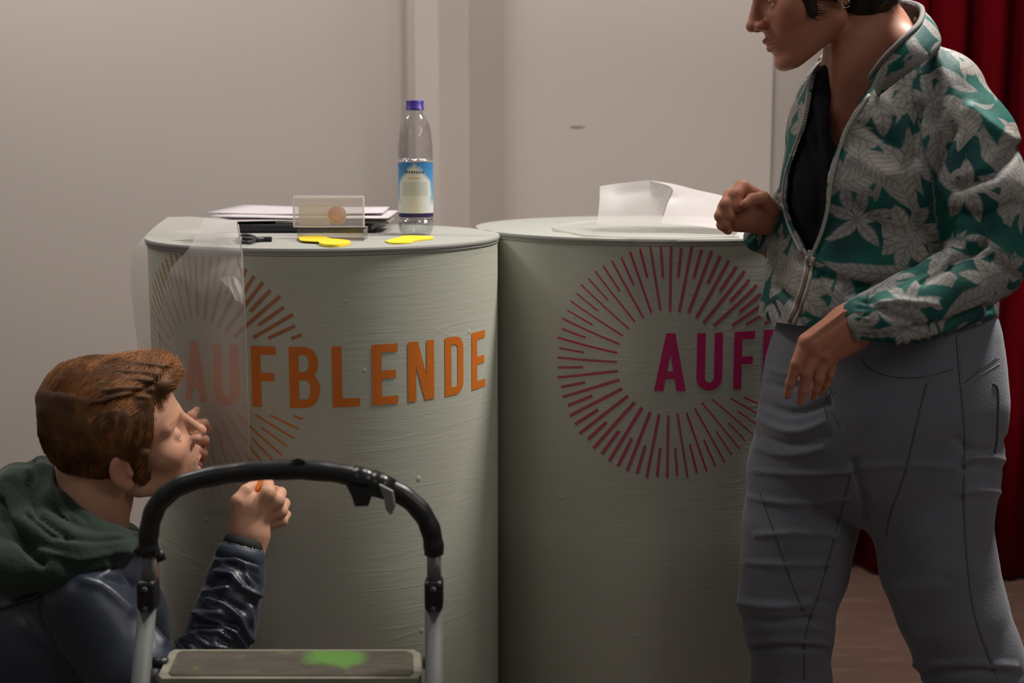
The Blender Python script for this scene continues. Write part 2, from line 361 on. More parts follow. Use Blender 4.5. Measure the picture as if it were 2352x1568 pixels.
GL = {
 'A': (.54, [[(0, 0), (.155, 0), (.335, 1), (.195, 1)], [(.385, 0), (.54, 0), (.345, 1), (.205, 1)]] + bar(.12, .21, .42, .34)),
 'U': (.43, bar(0, .215, .14, 1) + bar(.29, .215, .43, 1) + arc(.215, .215, .215, .215, .075, .075, 180, 360)),
 'F': (.37, bar(0, 0, .14, 1) + bar(.14, .865, .37, 1) + bar(.14, .43, .34, .565)),
 'B': (.46, bar(0, 0, .14, 1) + bar(.14, .865, .25, 1) + bar(.14, .455, .26, .59) + bar(.14, 0, .26, .135) + arc(.23, .727, .21, .273, .07, .138, -90, 90) + arc(.25, .295, .21, .295, .07, .16, -90, 90)),
 'L': (.40, bar(0, 0, .14, 1) + bar(.14, 0, .40, .14)),
 'E': (.38, bar(0, 0, .14, 1) + bar(.14, .865, .38, 1) + bar(.14, .43, .35, .565) + bar(.14, 0, .38, .135)),
 'N': (.43, bar(0, 0, .13, 1) + bar(.30, 0, .43, 1) + [[(.27, 0), (.40, 0), (.16, 1), (.03, 1)]]),
 'D': (.42, bar(0, 0, .14, 1) + bar(.14, .865, .22, 1) + bar(.14, 0, .22, .135) + bar(.28, .2, .42, .8) + arc(.22, .8, .2, .2, .06, .065, 0, 90, 6) + arc(.22, .2, .2, .2, .06, .065, -90, 0, 6)),
}
def on_cyl(c, r, th, z, off=.0007): return (c[0] + (r + off) * math.sin(th), c[1] - (r + off) * math.cos(th), z)
def decal(name, quads, c, r, m, parent, du=.012, off=.0007):
    """quads in (theta, z); subdivided so that they follow the drum"""
    V = []; F = []
    for q in quads:
        (a0, z0), (a1, z1), (a2, z2), (a3, z3) = q
        n = max(1, int(max(abs(a1 - a0), abs(a2 - a3), abs(a3 - a0)) * r / du) + 1); m_ = n if max(abs(a3 - a0), abs(a2 - a1)) * r > du else 1
        base = len(V)
        for i in range(n + 1):
            for j in range(m_ + 1):
                s, tt = i / n, j / m_
                a = (a0 * (1 - s) + a1 * s) * (1 - tt) + (a3 * (1 - s) + a2 * s) * tt
                z = (z0 * (1 - s) + z1 * s) * (1 - tt) + (z3 * (1 - s) + z2 * s) * tt
                V.append(on_cyl(c, r, a, z, off))
        for i in range(n):
            for j in range(m_): F.append([base + i * (m_ + 1) + j, base + (i + 1) * (m_ + 1) + j, base + (i + 1) * (m_ + 1) + j + 1, base + i * (m_ + 1) + j + 1])
    return pymesh(name, V, F, m, parent, smooth=False)
ZT = 1.007
def drum(c, r, label, letters, ztop, zbot, bc, bR, mtext, mfade):
    root = empty('advertising_drum', (c[0], c[1], 0), label, 'drum')
    V, F = lathe((c[0], c[1], 0), [(r - .004, .0), (r, .004), (r, .5), (r, ZT - .012)], 160, False); pymesh('drum_wall', V, F, mdr, root)
    V, F = lathe((c[0], c[1], 0), [(r + .0005, ZT - .012), (r + .002, ZT - .0105), (r + .002, ZT - .007), (r + .0035, ZT - .006), (r + .004, ZT - .003), (r + .003, ZT), (r - .01, ZT)], 160)
    pymesh('lid', V, F, mlid, root, False)
    H = ztop - zbot
    for ch, a0, a1 in letters:
        wd, qs = GL[ch]; k = (a1 - a0) / wd
        decal('letter', [[(a0 + x * k, zbot + y * H) for x, y in q] for q in qs], c, r, mtext, root)
    tb, zb = bc; zm = (ztop + zbot) / 2
    for i in range(72):
        a = math.radians(i * 5); ca, sa = math.cos(a), math.sin(a)
        r0, r1 = (.445, 1.0) if i % 2 == 0 else (.73, .985)
        r0 *= bR * random.uniform(.98, 1.02); r1 *= bR * random.uniform(.985, 1.005)
        if ca > .05 and abs(sa) < .99:      # rays stop at the lettering band on the word's side
            lim = .31 * bR
            if r1 * abs(sa) <= lim: continue
            if r0 * abs(sa) < lim: r0 = lim / abs(sa)
        sharp = abs(math.cos(a - math.radians(138)))
        wdt = .0023 + .0036 * (1 - sharp ** 2)
        nx, nz = -sa * wdt / 2, ca * wdt / 2; n = 4; qs = []
        for j in range(n):
            p, q = r0 + (r1 - r0) * j / n, r0 + (r1 - r0) * (j + 1) / n
            qs.append([(tb + (p * ca + nx) / r, zb + p * sa + nz), (tb + (p * ca - nx) / r, zb + p * sa - nz), (tb + (q * ca - nx) / r, zb + q * sa - nz), (tb + (q * ca + nx) / r, zb + q * sa + nz)])
        decal('ray', qs, c, r, mtext if sharp > .8 else mfade, root, off=.0005)
    return root
def paint(name, c, c2=None): return mat(name, c, .5, noise=.12, nscale=60)
c1 = (-.3214, 2.374); r1 = .2965; c2 = (.2711, 2.603); r2 = .3360
L1 = [('A', 425, 474), ('U', 491.5, 549), ('F', 578.5, 634), ('B', 665, 734.5), ('L', 763, 826), ('E', 854, 913.7), ('N', 936.6, 996.7), ('D', 1021.6, 1063.7), ('E', 1083, 1113.5)]
lt1 = [(ch, cylhit(a, 860, c1, r1)[0], cylhit(b, 860, c1, r1)[0]) for ch, a, b in L1]
L2 = [('A', 1503, 1576), ('U', 1600, 1659), ('F', 1685, 1732), ('B', 1752, 1796)]
lt2 = [(ch, cylhit(a, 830, c2, r2)[0], cylhit(b, 830, c2, r2)[0]) for ch, a, b in L2]
k_ = (r1 / r2)
base1 = lt1[3][1]; base2 = lt2[3][1]
for ch, a, b in lt1[4:]: lt2.append((ch, base2 + (a - base1) * k_, base2 + (b - base1) * k_))
z1t = cylhit(700, 796, c1, r1)[1]; z1b = cylhit(700, 936, c1, r1)[1]
z2t = cylhit(1540, 765, c2, r2)[1]; z2b = cylhit(1540, 898, c2, r2)[1]
mo = paint('paint_orange', (.66, .165, .012)); mof = paint('paint_orange_thin', (.40, .16, .07))
mm_ = paint('paint_magenta', (.55, .012, .13)); mmf = paint('paint_magenta_thin', (.42, .075, .13))
b1a = cylhit(458, 850, c1, r1)[0]; b2a = cylhit(1537, 831, c2, r2)[0]
R2 = (cylhit(1537, 560, c2, r2)[1] - cylhit(1537, 1101, c2, r2)[1]) / 2; zc2 = (cylhit(1537, 560, c2, r2)[1] + cylhit(1537, 1101, c2, r2)[1]) / 2
drum(c1, r1, 'grey-green round drum with orange lettering, nearer the kneeling man', lt1, z1t, z1b, (b1a, (z1t + z1b) / 2 + .0), R2 * .97, mo, mof)
drum(c2, r2, 'grey-green round drum with magenta lettering, beside the standing woman', lt2, z2t, z2b, (b2a, zc2), R2, mm_, mmf)
# ================================================================== THINGS ON THE LEFT DRUM
ZL = ZT + .0004
mpap = mat('paper_lilac_white', (.58, .525, .56), .8); mpap2 = mat('paper_pinkish', (.55, .48, .48), .8)
mblk = mat('black_plastic', (.012, .011, .016), .45)
# black folder / laptop case under the papers
a = Wz(548, 535, ZL); b = Wz(905, 528, ZL)
fo = empty('black_case', ((a[0] + b[0]) / 2, a[1] + .08, ZL), 'flat black case under the paper sheets on the left drum', 'case')
box('case_body', ((a[0] + b[0]) / 2 - .03, a[1] + .075, ZL + .008), (.26, .145, .014), mblk, fo, .004)
box('case_strap', ((a[0] + b[0]) / 2 + .03, a[1] + .07, ZL + .0175), (.2, .12, .004), mat('case_edge_grey', (.22, .22, .2), .6), fo, .0015)
zp = ZL + .0205
def sheet(i, corners, z, m, lab):
    G = []; n = 8
    c = [Wz(x, y, z) for x, y in corners]
    for u in range(n + 1):
        row = []
        for v in range(n + 1):
            s, t_ = u / n, v / n; p = (c[0] * (1 - s) + c[1] * s) * (1 - t_) + (c[3] * (1 - s) + c[2] * s) * t_
            p = p + np.array([0, 0, .0012 * math.sin(s * 5 + i) * (s * (1 - s) * 4) + .003 * (s ** 6) * (i % 2)]); row.append(p)
        G.append(row)
    V, F = gridm(G); o = pymesh('paper_sheet', V, F, m); solidify(o, .0014, 1)
    tag(o, lab, 'paper', 'paper sheets piled on the left drum')
sheet(0, [(500, 508), (868, 506), (850, 490), (560, 490)], zp, mpap2, 'pinkish paper sheet, lowest of the pile on the left drum')
sheet(1, [(505, 501), (900, 499), (860, 483), (560, 484)], zp + .0028, mpap2, 'pinkish white paper sheet, second lowest in the pile on the left drum')
sheet(2, [(480, 497), (890, 501), (915, 483), (545, 477)], zp + .0056, mpap, 'lilac-white paper sheet with its right end reaching the bottle, in the pile')
sheet(3, [(470, 488), (880, 492), (895, 478), (560, 470)], zp + .0084, mpap, 'lilac-white paper sheet lying on top of the pile on the left drum')
# clear plastic box, open, with its lid upright
mcl = clear('clear_plastic', (.93, .92, .93), .2, .12); mfr = sheer('clear_plastic_edges', (.85, .8, .8), .65, .2)
a = Wz(683, 553, ZL); b = Wz(835, 553, ZL); bw = b[0] - a[0]; cx_ = (a[0] + b[0]) / 2; y0 = a[1]; dp = .062
pb = empty('plastic_box', (cx_, y0 + dp / 2, ZL), 'small open clear plastic box with upright lid on the left drum', 'box')
parts = []
for (c, s) in (((cx_, y0 + .001, ZL + .009), (bw, .0012, .017)), ((cx_, y0 + dp, ZL + .009), (bw, .0012, .017)), ((cx_ - bw / 2, y0 + dp / 2, ZL + .009), (.0012, dp, .017)), ((cx_ + bw / 2, y0 + dp / 2, ZL + .009), (.0012, dp, .017)), ((cx_, y0 + dp / 2, ZL + .0012), (bw, dp, .0012))):
    parts.append(boxm(c, s))
V, F = merge(parts); pymesh('box_tray', V, F, mcl, pb, False)
parts = [boxm((cx_, y0 + dp + .001, ZL + .0185), (bw, .003, .0016))]
V, F = merge(parts); pymesh('tray_rim', V, F, mfr, pb, False)
# lid
yl = y0 + dp + .004; zb_ = ZL + .019; lh = W(700, 452, yl)[2] - zb_ ; lw = (W(836, 480, yl)[0] - W(676, 480, yl)[0]); lcx = W(756, 480, yl)[0]
parts = [boxm((lcx, yl, zb_ + lh / 2), (lw, .0012, lh))]
V, F = merge(parts); lidp = pymesh('box_lid', V, F, sheer('frosted_lid', (.80, .74, .74), .30, .3), pb, False)
fr = []
for (c, s) in (((lcx, yl - .006, zb_ + lh), (lw, .013, .0034)), ((lcx, yl - .006, zb_), (lw, .013, .0018)), ((lcx - lw / 2, yl - .006, zb_ + lh / 2), (.0016, .013, lh)), ((lcx + lw / 2, yl - .006, zb_ + lh / 2), (.0016, .013, lh))): fr.append(boxm(c, s, .0004))
V, F = merge(fr); pymesh('lid_rim', V, F, mfr, pb, False)
p = W(774, 493, yl - .002); V, F = lathe((0, 0, 0), [(.0, 0), (.0142, 0), (.0142, .0006), (0, .0006)], 28, False)
V = [(p[0] + x, p[1] - z, p[2] + y) for x, y, z in V]; o = pymesh('round_sticker', V, F, mat('sticker_peach', (.80, .50, .42), .6), pb); 
V, F = lathe((0, 0, 0), [(.0142, -.0001), (.0158, -.0001), (.0158, .0004), (.0142, .0004)], 28, False)
V = [(p[0] + x, p[1] - z, p[2] + y) for x, y, z in V]; pymesh('sticker_ring', V, F, mat('sticker_cream', (.8, .72, .56), .6), pb)
box('card', W(722, 492, yl + .0015), (.052, .0008, .036), sheer('card_cream', (.86, .78, .66), .55), pb)
# yellow pieces
myel = mat('yellow_foam', (.90, .66, .02), .5)
def yellow(outline, th, lab, z=ZL):
    pts = catmull([(x, y, 0) for x, y in outline + outline[:1]], 5)[:-1]; P = [Wz(q[0], q[1], z) for q in pts]; n = len(P)
    V = [tuple(q) for q in P] + [(q[0], q[1], q[2] + th) for q in P]; F = [list(range(n, 2 * n)), list(range(n))[::-1]] + [[i, (i + 1) % n, n + (i + 1) % n, n + i] for i in range(n)]
    if sum(P[i][0] * P[(i + 1) % n][1] - P[(i + 1) % n][0] * P[i][1] for i in range(n)) < 0: F = [f[::-1] for f in F]
    o = pymesh('yellow_tag', V, F, myel, None, False); tag(o, lab, 'tag', 'yellow cut pieces on the left drum'); return o
yellow([(686, 543), (735, 542), (752, 547), (765, 552), (757, 557), (722, 556), (690, 553)], .0016, 'yellow flat piece lying inside the clear plastic box', ZL + .0022)
yellow([(735, 555), (760, 553), (800, 557), (803, 562), (780, 567), (750, 567), (733, 562)], .004, 'yellow flat piece with orange edge in front of the plastic box')
yellow([(884, 555), (912, 548), (935, 543), (992, 545), (990, 550), (955, 554), (940, 559), (900, 560)], .002, 'yellow flat piece lying in front of the water bottle')
# black scissors / cutter
sc_ = empty('black_scissors', Wz(590, 549, ZL), 'black-handled scissors half hidden by the translucent sheet on the left drum', 'scissors')
def flatpts(pp, z): return [tuple(Wz(x, y, z)) for x, y in pp]
V, F = tube(catmull(flatpts([(560, 548), (585, 550), (605, 549), (618, 549), (624, 549)], ZL + .004), 5), .0042, 10); pymesh('handle', V, F, mblk, sc_)
V, F = tube(catmull(flatpts([(553, 556), (545, 548), (556, 540), (575, 541), (588, 548), (575, 556), (553, 556)], ZL + .0035), 5), .0028, 8); pymesh('handle', V, F, mblk, sc_)
V, F = boxm(Wz(530, 546, ZL + .003), (.05, .006, .0016)); pymesh('blade', V, F, mat('steel', (.5, .5, .5), .3, 1), sc_)
# bottle
bp_ = Wz(956, 538, ZL); bs_ = bp_[1] / FP * 1.0
def zat(py): return W(956, py, bp_[1])[2] - ZL
rb = M(40, bp_[1])
bt = empty('water_bottle', (bp_[0], bp_[1], ZL), 'clear plastic water bottle with blue cap and blue label on the left drum', 'bottle')
prof = [(0.0, .002), (rb * .55, .0), (rb * .78, .0005), (rb * .93, .006), (rb * .99, .014), (rb, .025), (rb * .985, zat(500)), (rb * .985, zat(375)), (rb, zat(368)), (rb * .99, zat(345)), (rb * .965, zat(330)), (rb * .94, zat(310)), (rb * .83, zat(290)), (rb * .68, zat(275)), (rb * .52, zat(264)), (rb * .46, zat(258)), (rb * .44, zat(254)), (rb * .55, zat(253)), (rb * .55, zat(251)), (rb * .42, zat(250)), (rb * .40, zat(236))]
pr2 = [prof[0]] + [tuple(q[:2]) for q in catmull([(a, b, 0) for a, b in prof[1:]], 3)]
mpet = clear('clear_bottle_plastic', (.90, .885, .90), .16, .05)
V, F = lathe((bp_[0], bp_[1], ZL), pr2, 48, False)
V = [np.array(v) for v in V]
for i, v in enumerate(V):      # moulded wavy ribs above the label
    z = v[2] - ZL
    if zat(368) < z < zat(270):
        a = math.atan2(v[1] - bp_[1], v[0] - bp_[0]); k = 1 + .018 * math.sin(a * 6 + z * 180); v[0] = bp_[0] + (v[0] - bp_[0]) * k; v[1] = bp_[1] + (v[1] - bp_[1]) * k
pymesh('bottle_shell', V, F, mpet, bt)
V, F = lathe((bp_[0], bp_[1], ZL), [(0, .004), (rb * .72, .004), (rb * .9, .009), (rb * .96, .02), (rb * .96, zat(497)), (0, zat(497))], 40, False)
pymesh('water', V, F, clear('water_clear', (.90, .93, .92), .10, .03), bt)
mcap = mat('cap_blue', (.035, .012, .24), .4)
V, F = lathe((bp_[0], bp_[1], ZL), [(rb * .5, zat(253)), (rb * .52, zat(252)), (rb * .52, zat(249)), (rb * .49, zat(248)), (rb * .5, zat(233)), (rb * .46, zat(230.5)), (0, zat(230))], 40, False)
V = [np.array(v) for v in V]
for v in V:
    a = math.atan2(v[1] - bp_[1], v[0] - bp_[0])
V_ = V; pymesh('cap', V_, F, mcap, bt)
# label with its own print
ml = bpy.data.materials.new('bottle_label'); ml.use_nodes = True; t = NT(ml.node_tree); bs = t.nt.nodes['Principled BSDF']; bs.inputs['Roughness'].default_value = .45
tc = t.n('ShaderNodeTexCoord'); sx = t.n('ShaderNodeSeparateXYZ'); t.nt.links.new(tc.outputs['UV'], sx.inputs[0]); U_, V2 = sx.outputs[0], sx.outputs[1]
nz = t.n('ShaderNodeTexNoise'); nz.inputs['Scale'].default_value = 6; nz.inputs['Detail'].default_value = 4; t.nt.links.new(tc.outputs['UV'], nz.inputs['Vector'])
# white panel: wide low, peaked at the top
nd = t.m('MULTIPLY', t.m('SUBTRACT', nz.outputs['Fac'], .5), .22)
pan = t.m('SUBTRACT', t.m('SUBTRACT', .40, t.m('MULTIPLY', t.m('ABSOLUTE', t.m('SUBTRACT', U_, .5)), 1.15)), t.m('MULTIPLY', t.m('MAXIMUM', t.m('SUBTRACT', V2, .62), 0.), 1.1))
pan = t.step(t.m('ADD', pan, nd), .12)
low = t.step(t.m('SUBTRACT', .28, t.m('ADD', V2, nd)), .15)
blue = t.mix(t.m('ADD', V2, nd, clamp=True), (.18, .42, .62, 1), (.03, .20, .50, 1))
colr = t.mix(t.m('MAXIMUM', pan, low), blue, (.66, .68, .66, 1))
lines = t.m('GREATER_THAN', t.m('SINE', t.m('MULTIPLY', V2, 230.)), .1)
inl = t.m('MULTIPLY', t.m('LESS_THAN', t.m('ABSOLUTE', t.m('SUBTRACT', U_, .5)), .26), t.m('LESS_THAN', t.m('ABSOLUTE', t.m('SUBTRACT', V2, .52)), .13))
colr = t.mix(t.m('MULTIPLY', t.m('MULTIPLY', lines, inl), .55), colr, (.2, .22, .24, 1))
red = t.m('MULTIPLY', t.m('LESS_THAN', t.m('ABSOLUTE', t.m('SUBTRACT', U_, .5)), .12), t.m('LESS_THAN', t.m('ABSOLUTE', t.m('SUBTRACT', V2, .72)), .012))
colr = t.mix(t.m('MULTIPLY', red, .6), colr, (.7, .2, .15, 1))
bandm = t.m('LESS_THAN', V2, .075); colr = t.mix(bandm, colr, (.02, .012, .09, 1))
t.nt.links.new(colr, bs.inputs['Base Color'])
n = 60; V = []; uv = []
for j, (py) in enumerate((497, 373)):
    for i in range(n + 1):
        a = -math.pi * .5 + (i / n - .5) * 2 * math.pi; V.append((bp_[0] + (rb * .995) * math.cos(a), bp_[1] + (rb * .995) * math.sin(a), ZL + zat(py)))
F = [[i, i + 1, n + 2 + i, n + 1 + i] for i in range(n)]
lab = pymesh('label', V, F, ml, bt); uvl = lab.data.uv_layers.new(name='UVMap')
for pl in lab.data.polygons:
    for li in pl.loop_indices:
        vi = lab.data.loops[li].vertex_index; i = vi % (n + 1); j = vi // (n + 1); uvl.data[li].uv = ((i / n - .5) * 2 + .5, j)
# lettering across the label head (small dark word, letters too soft to read)
for k in range(9):
    a = -math.pi / 2 + (k - 4) * .13; r_ = rb * 1.0; zc = ZL + zat(397) ; hgt = .0042 if k else .006
    V = []
    for (du, dz) in ((-.045, 0), (.03, 0), (.045, hgt), (-.03, hgt * .9)): V.append((bp_[0] + (r_ + .0002) * math.cos(a + du), bp_[1] + (r_ + .0002) * math.sin(a + du), zc + dz))
    pymesh('printed_letter', V, [[0, 1, 2, 3]], mat('print_dark', (.05, .06, .09), .5) if k == 0 else bpy.data.materials['print_dark'], bt, False)
p = W(1325, 292, 3.745)
V = []
for i in range(16): V.append((p[0] + .019 * math.cos(i / 16 * 6.283) * (1 + .3 * math.sin(i * 2.1)), 0, p[2] + .0035 * math.sin(i / 16 * 6.283)))
def wall_y(x):
    (xa, ya), (xb, yb) = WP[6], WP[7]; return ya + (yb - ya) * (x - xa) / (xb - xa)
V = [(x, wall_y(x) - .0008, z) for x, y, z in V]
bpy.data.objects.remove(sm)
sm = pymesh('wall_scuff', V, [list(range(16))], msm, None, False); tag(sm, 'faint grey scuff mark on the pale wall above the right drum', 'scuff')
# ================================================================== TRANSLUCENT SHEETS
mfilm = sheer('transfer_film', (.70, .65, .64), .47); mfilm2 = sheer('transfer_film_light', (.74, .71, .67), .62)
def surf_from_px(rows, nu=14, nv=6):
    """rows: list of rows of (px,py,Y) control points -> smooth grid"""
    R_ = [catmull([W(*p) for p in r], nv) for r in rows]
    cols = list(zip(*R_)); G = [catmull(list(c), nu) for c in cols]
    return [list(r) for r in zip(*G)]
def cy(px, py, off=.012):          # depth of drum 1's wall seen at a pixel
    v = ray(px, py); a = v[0] ** 2 + v[1] ** 2; b = -2 * (v[0] * c1[0] + v[1] * c1[1]); rr = r1 + off; k = c1[0] ** 2 + c1[1] ** 2 - rr * rr
    d = b * b - 4 * a * k; t_ = (-b - math.sqrt(max(d, 0))) / (2 * a); return (CC + v * t_)[1]
film = empty('transfer_sheet', W(460, 520, 2.1), 'long translucent film sheet draped over the left drum edge in front of the first letters', 'sheet')
def C(x, y, o=.012): return (x, y, cy(x, y, o))
# hanging lobe in front of the drum
rows = [[(470, 500, 2.26), (500, 500, 2.25), (545, 508, 2.24)],
        [(455, 530, 2.14), (500, 530, 2.12), (549, 535, 2.11)],
        [(432, 572, cy(432, 580) - .03), (500, 575, cy(500, 580) - .03), (555, 580, cy(555, 580) - .03)],
        [(388, 625, cy(400, 640) - .03), (470, 632, cy(470, 640) - .035), (558, 640, cy(558, 640) - .022)],
        [(370, 700, cy(385, 700) - .02), (470, 705, cy(470, 700) - .03), (562, 710, cy(562, 700) - .016)],
        [(368, 800, cy(385, 800) - .012), (470, 800, cy(470, 800) - .02), (566, 800, cy(566, 800) - .012)],
        [(372, 930, cy(385, 930) - .008), (475, 930, cy(475, 930) - .012), (570, 930, cy(570, 930) - .01)],
        [(378, 1060, cy(390, 1060) - .004), (475, 1060, cy(475, 1060) - .008), (573, 1060, cy(573, 1060) - .008)],
        [(384, 1165, cy(395, 1165) - .002), (470, 1172, cy(470, 1165) - .004), (566, 1160, cy(566, 1160) - .004)]]
G = surf_from_px(rows, 5, 12); V, F = gridm(G); V = [np.array(v) for v in V]
for v in V:
    v[1] += .004 * math.sin(v[2] * 21 + v[0] * 15) * math.sin(v[0] * 38)
pymesh('front_flap', V, F, mfilm, film)
# crease near the right edge
rows = [[(505, 640, cy(505, 640) - .04), (530, 632, cy(530, 632) - .045), (555, 650, cy(555, 650) - .032)], [(528, 665, cy(528, 665) - .036), (545, 668, cy(545, 668) - .045), (558, 675, cy(558, 675) - .026)], [(542, 690, cy(542, 690) - .03), (550, 692, cy(550, 692) - .034), (559, 700, cy(559, 700) - .02)]]
G = surf_from_px(rows, 4, 4); V, F = gridm(G); pymesh('fold', V, F, mfilm2, film)
V, F = tube([W(x, y, cy(x, y) - o) for x, y, o in ((547, 515, .03), (551, 545, .03), (556, 585, .03), (558, 640, .024), (562, 710, .018), (566, 800, .014), (570, 930, .012), (573, 1050, .010))], .0012, 6); pymesh('curled_edge', V, F, mfilm2, film)
# top lobe lying over the lid and bending down on the left
rows = [[(385, 498, 2.44), (450, 498, 2.42), (543, 508, 2.36)],
        [(345, 530, 2.36), (440, 522, 2.32), (545, 525, 2.28)],
        [(318, 562, 2.33), (420, 550, 2.22), (548, 545, 2.14)]]
G = surf_from_px(rows, 6, 10); V, F = gridm(G); pymesh('top_flap', V, F, mfilm2, film)
rows = [[(388, 500, 2.44), (415, 512, 2.40), (440, 530, 2.30)],
        [(345, 530, 2.42), (372, 545, 2.36), (410, 565, 2.27)],
        [(312, 570, 2.40), (335, 590, 2.34), (378, 620, 2.25)],
        [(300, 640, 2.38), (325, 660, 2.31), (366, 690, 2.22)],
        [(308, 730, 2.36), (330, 740, 2.29), (364, 760, 2.21)],
        [(320, 830, 2.35), (338, 835, 2.28), (366, 840, 2.20)]]
G = surf_from_px(rows, 6, 6); V, F = gridm(G); pymesh('side_flap', V, F, sheer('transfer_film_side', (.74, .69, .62), .42), film)
# crumpled sheet on the right drum
f2 = empty('crumpled_sheet', Wz(1500, 530, ZL), 'crumpled translucent sheet standing up on the right drum next to the raised fist', 'sheet')
rows = [[(1378, 427, 2.50), (1430, 420, 2.51), (1492, 414, 2.52), (1520, 420, 2.51), (1544, 432, 2.47)],
        [(1377, 460, 2.47), (1425, 456, 2.49), (1480, 452, 2.50), (1510, 455, 2.49), (1533, 462, 2.45)],
        [(1374, 492, 2.43), (1420, 492, 2.45), (1475, 490, 2.45), (1505, 490, 2.44), (1522, 492, 2.42)],
        [(1371, 515, 2.38), (1420, 516, 2.39), (1470, 515, 2.39), (1500, 514, 2.38), (1518, 513, 2.37)]]
G = surf_from_px(rows, 5, 5); V, F = gridm(G); pymesh('upright_flap', V, F, sheer('sheet_back', (.56, .52, .51), .55), f2)
rows = [[(1492, 414, 2.52), (1545, 422, 2.53), (1600, 436, 2.54), (1650, 447, 2.54), (1700, 462, 2.52)],
        [(1544, 432, 2.47), (1580, 440, 2.49), (1620, 455, 2.49), (1660, 475, 2.47), (1700, 490, 2.46)],
        [(1533, 468, 2.44), (1570, 475, 2.44), (1610, 485, 2.44), (1655, 503, 2.41), (1700, 515, 2.40)],
        [(1518, 513, 2.38), (1565, 516, 2.36), (1610, 520, 2.34), (1650, 526, 2.33), (1692, 532, 2.32)]]
G = surf_from_px(rows, 5, 5); V, F = gridm(G); pymesh('folded_flap', V, F, sheer('sheet_fold', (.66, .61, .61), .75), f2)
zs = ZT + .002
pts = [[(1268, 520), (1330, 508), (1420, 504), (1550, 508), (1690, 520)], [(1275, 526), (1345, 520), (1430, 518), (1560, 520), (1695, 528)], [(1300, 532), (1370, 533), (1450, 533), (1570, 534), (1700, 536)], [(1345, 539), (1410, 543), (1490, 545), (1590, 545), (1700, 542)]]
G = []
for i, r in enumerate(pts):
    G.append([Wz(x, y, zs + .003 * math.sin(i * 1.7 + j * 1.3) ** 2) for j, (x, y) in enumerate(r)])
R_ = [catmull(r, 5) for r in G]; G = [catmull(list(c), 4) for c in zip(*R_)]; V, F = gridm([list(r) for r in zip(*G)])
pymesh('flat_flap', V, F, sheer('sheet_flat', (.60, .59, .56), .55), f2)
# ================================================================== STEP LADDER
mfoam = mat('black_foam_grip', (.008, .008, .009), .38, bump=.12, bscale=50); mal = mat('ladder_aluminium', (.115, .12, .115), .65, .1, noise=.1, nscale=30)
mblp = mat('ladder_black_joint', (.007, .007, .008), .4); YL = 1.63
lad = empty('step_ladder', (W(667, 1500, YL)[0], YL, 0), 'small aluminium step ladder with black foam hoop handle in the foreground', 'ladder')
hp = [(343, 1272), (341, 1240), (346, 1200), (360, 1162), (390, 1130), (430, 1108), (490, 1093), (560, 1083), (630, 1079), (700, 1079), (770, 1085), (830, 1098), (885, 1116), (930, 1140), (965, 1172), (986, 1208), (995, 1245), (997, 1272)]
hp3 = catmull([W(x, y, YL) for x, y in hp], 5)
V, F = tube(hp3, [M(24, YL) * (1 + .035 * math.sin(i * 1.1)) for i in range(len(hp3))], 16); pymesh('foam_grip', V, F, mfoam, lad)
for sx_, xs in ((-1, 338), (1, 997)):
    top = 343 if sx_ < 0 else 997
    V, F = tube([W(top, 1262, YL), W(top - (2 if sx_ < 0 else 0), 1345, YL)], M(17, YL), 16); pymesh('upper_tube', V, F, mal, lad)
    c0, c1_ = W(xs + 3 * (sx_ < 0), 1328, YL), W(xs + 2 * (sx_ < 0), 1396, YL)
    V, F = merge([boxm((c0 + c1_) / 2, (M(44, YL), .03, abs(c0[2] - c1_[2])), .006), tube([(c0 + c1_) / 2 + np.array([0, -.02, .008]), (c0 + c1_) / 2 + np.array([0, -.012, .008])], .005, 10)]); pymesh('joint', V, F, mblp, lad)
    q = (c0 + c1_) / 2
    V, F = merge([tube([q + np.array([0, -.0175, .010]), q + np.array([0, -.0148, .010])], .0035, 10), tube([q + np.array([0, -.0175, -.014]), q + np.array([0, -.0148, -.014])], .003, 10)]); pymesh('rivet', V, F, mal, lad)
    a = W(xs, 1396, YL); bt_ = np.array([a[0] + sx_ * .012, 1.36, .015]); mid = a + (np.array([a[0] + sx_ * .008, 1.575, .55]) - a)
    V, F = tube([a, a + (bt_ - a) * .35, a + (bt_ - a) * .7, bt_], M(22, YL), 16, sx=1.0); pymesh('front_rail', V, F, mal, lad)
    rr = W(xs, 1440, YL + .02); rb_ = np.array([rr[0] - sx_ * .02, 1.86, .015])
    V, F = tube([rr + np.array([0, .0, -.05]), rb_], .009, 12); pymesh('rear_leg', V, F, mal, lad)
    for e in (bt_, rb_):
        V, F = tube([e + np.array([0, 0, .03]), e + np.array([0, 0, -.015])], .018, 12); pymesh('rubber_foot', V, F, mblp, lad)
V, F = tube([W(362, 1262, YL - .012), W(372, 1288, YL - .014)], .006, 10); pymesh('clip', V, F, mblp, lad)
V, F = tube([W(315, 1255, YL), W(330, 1268, YL)], .008, 10); pymesh('clip', V, F, mblp, lad)
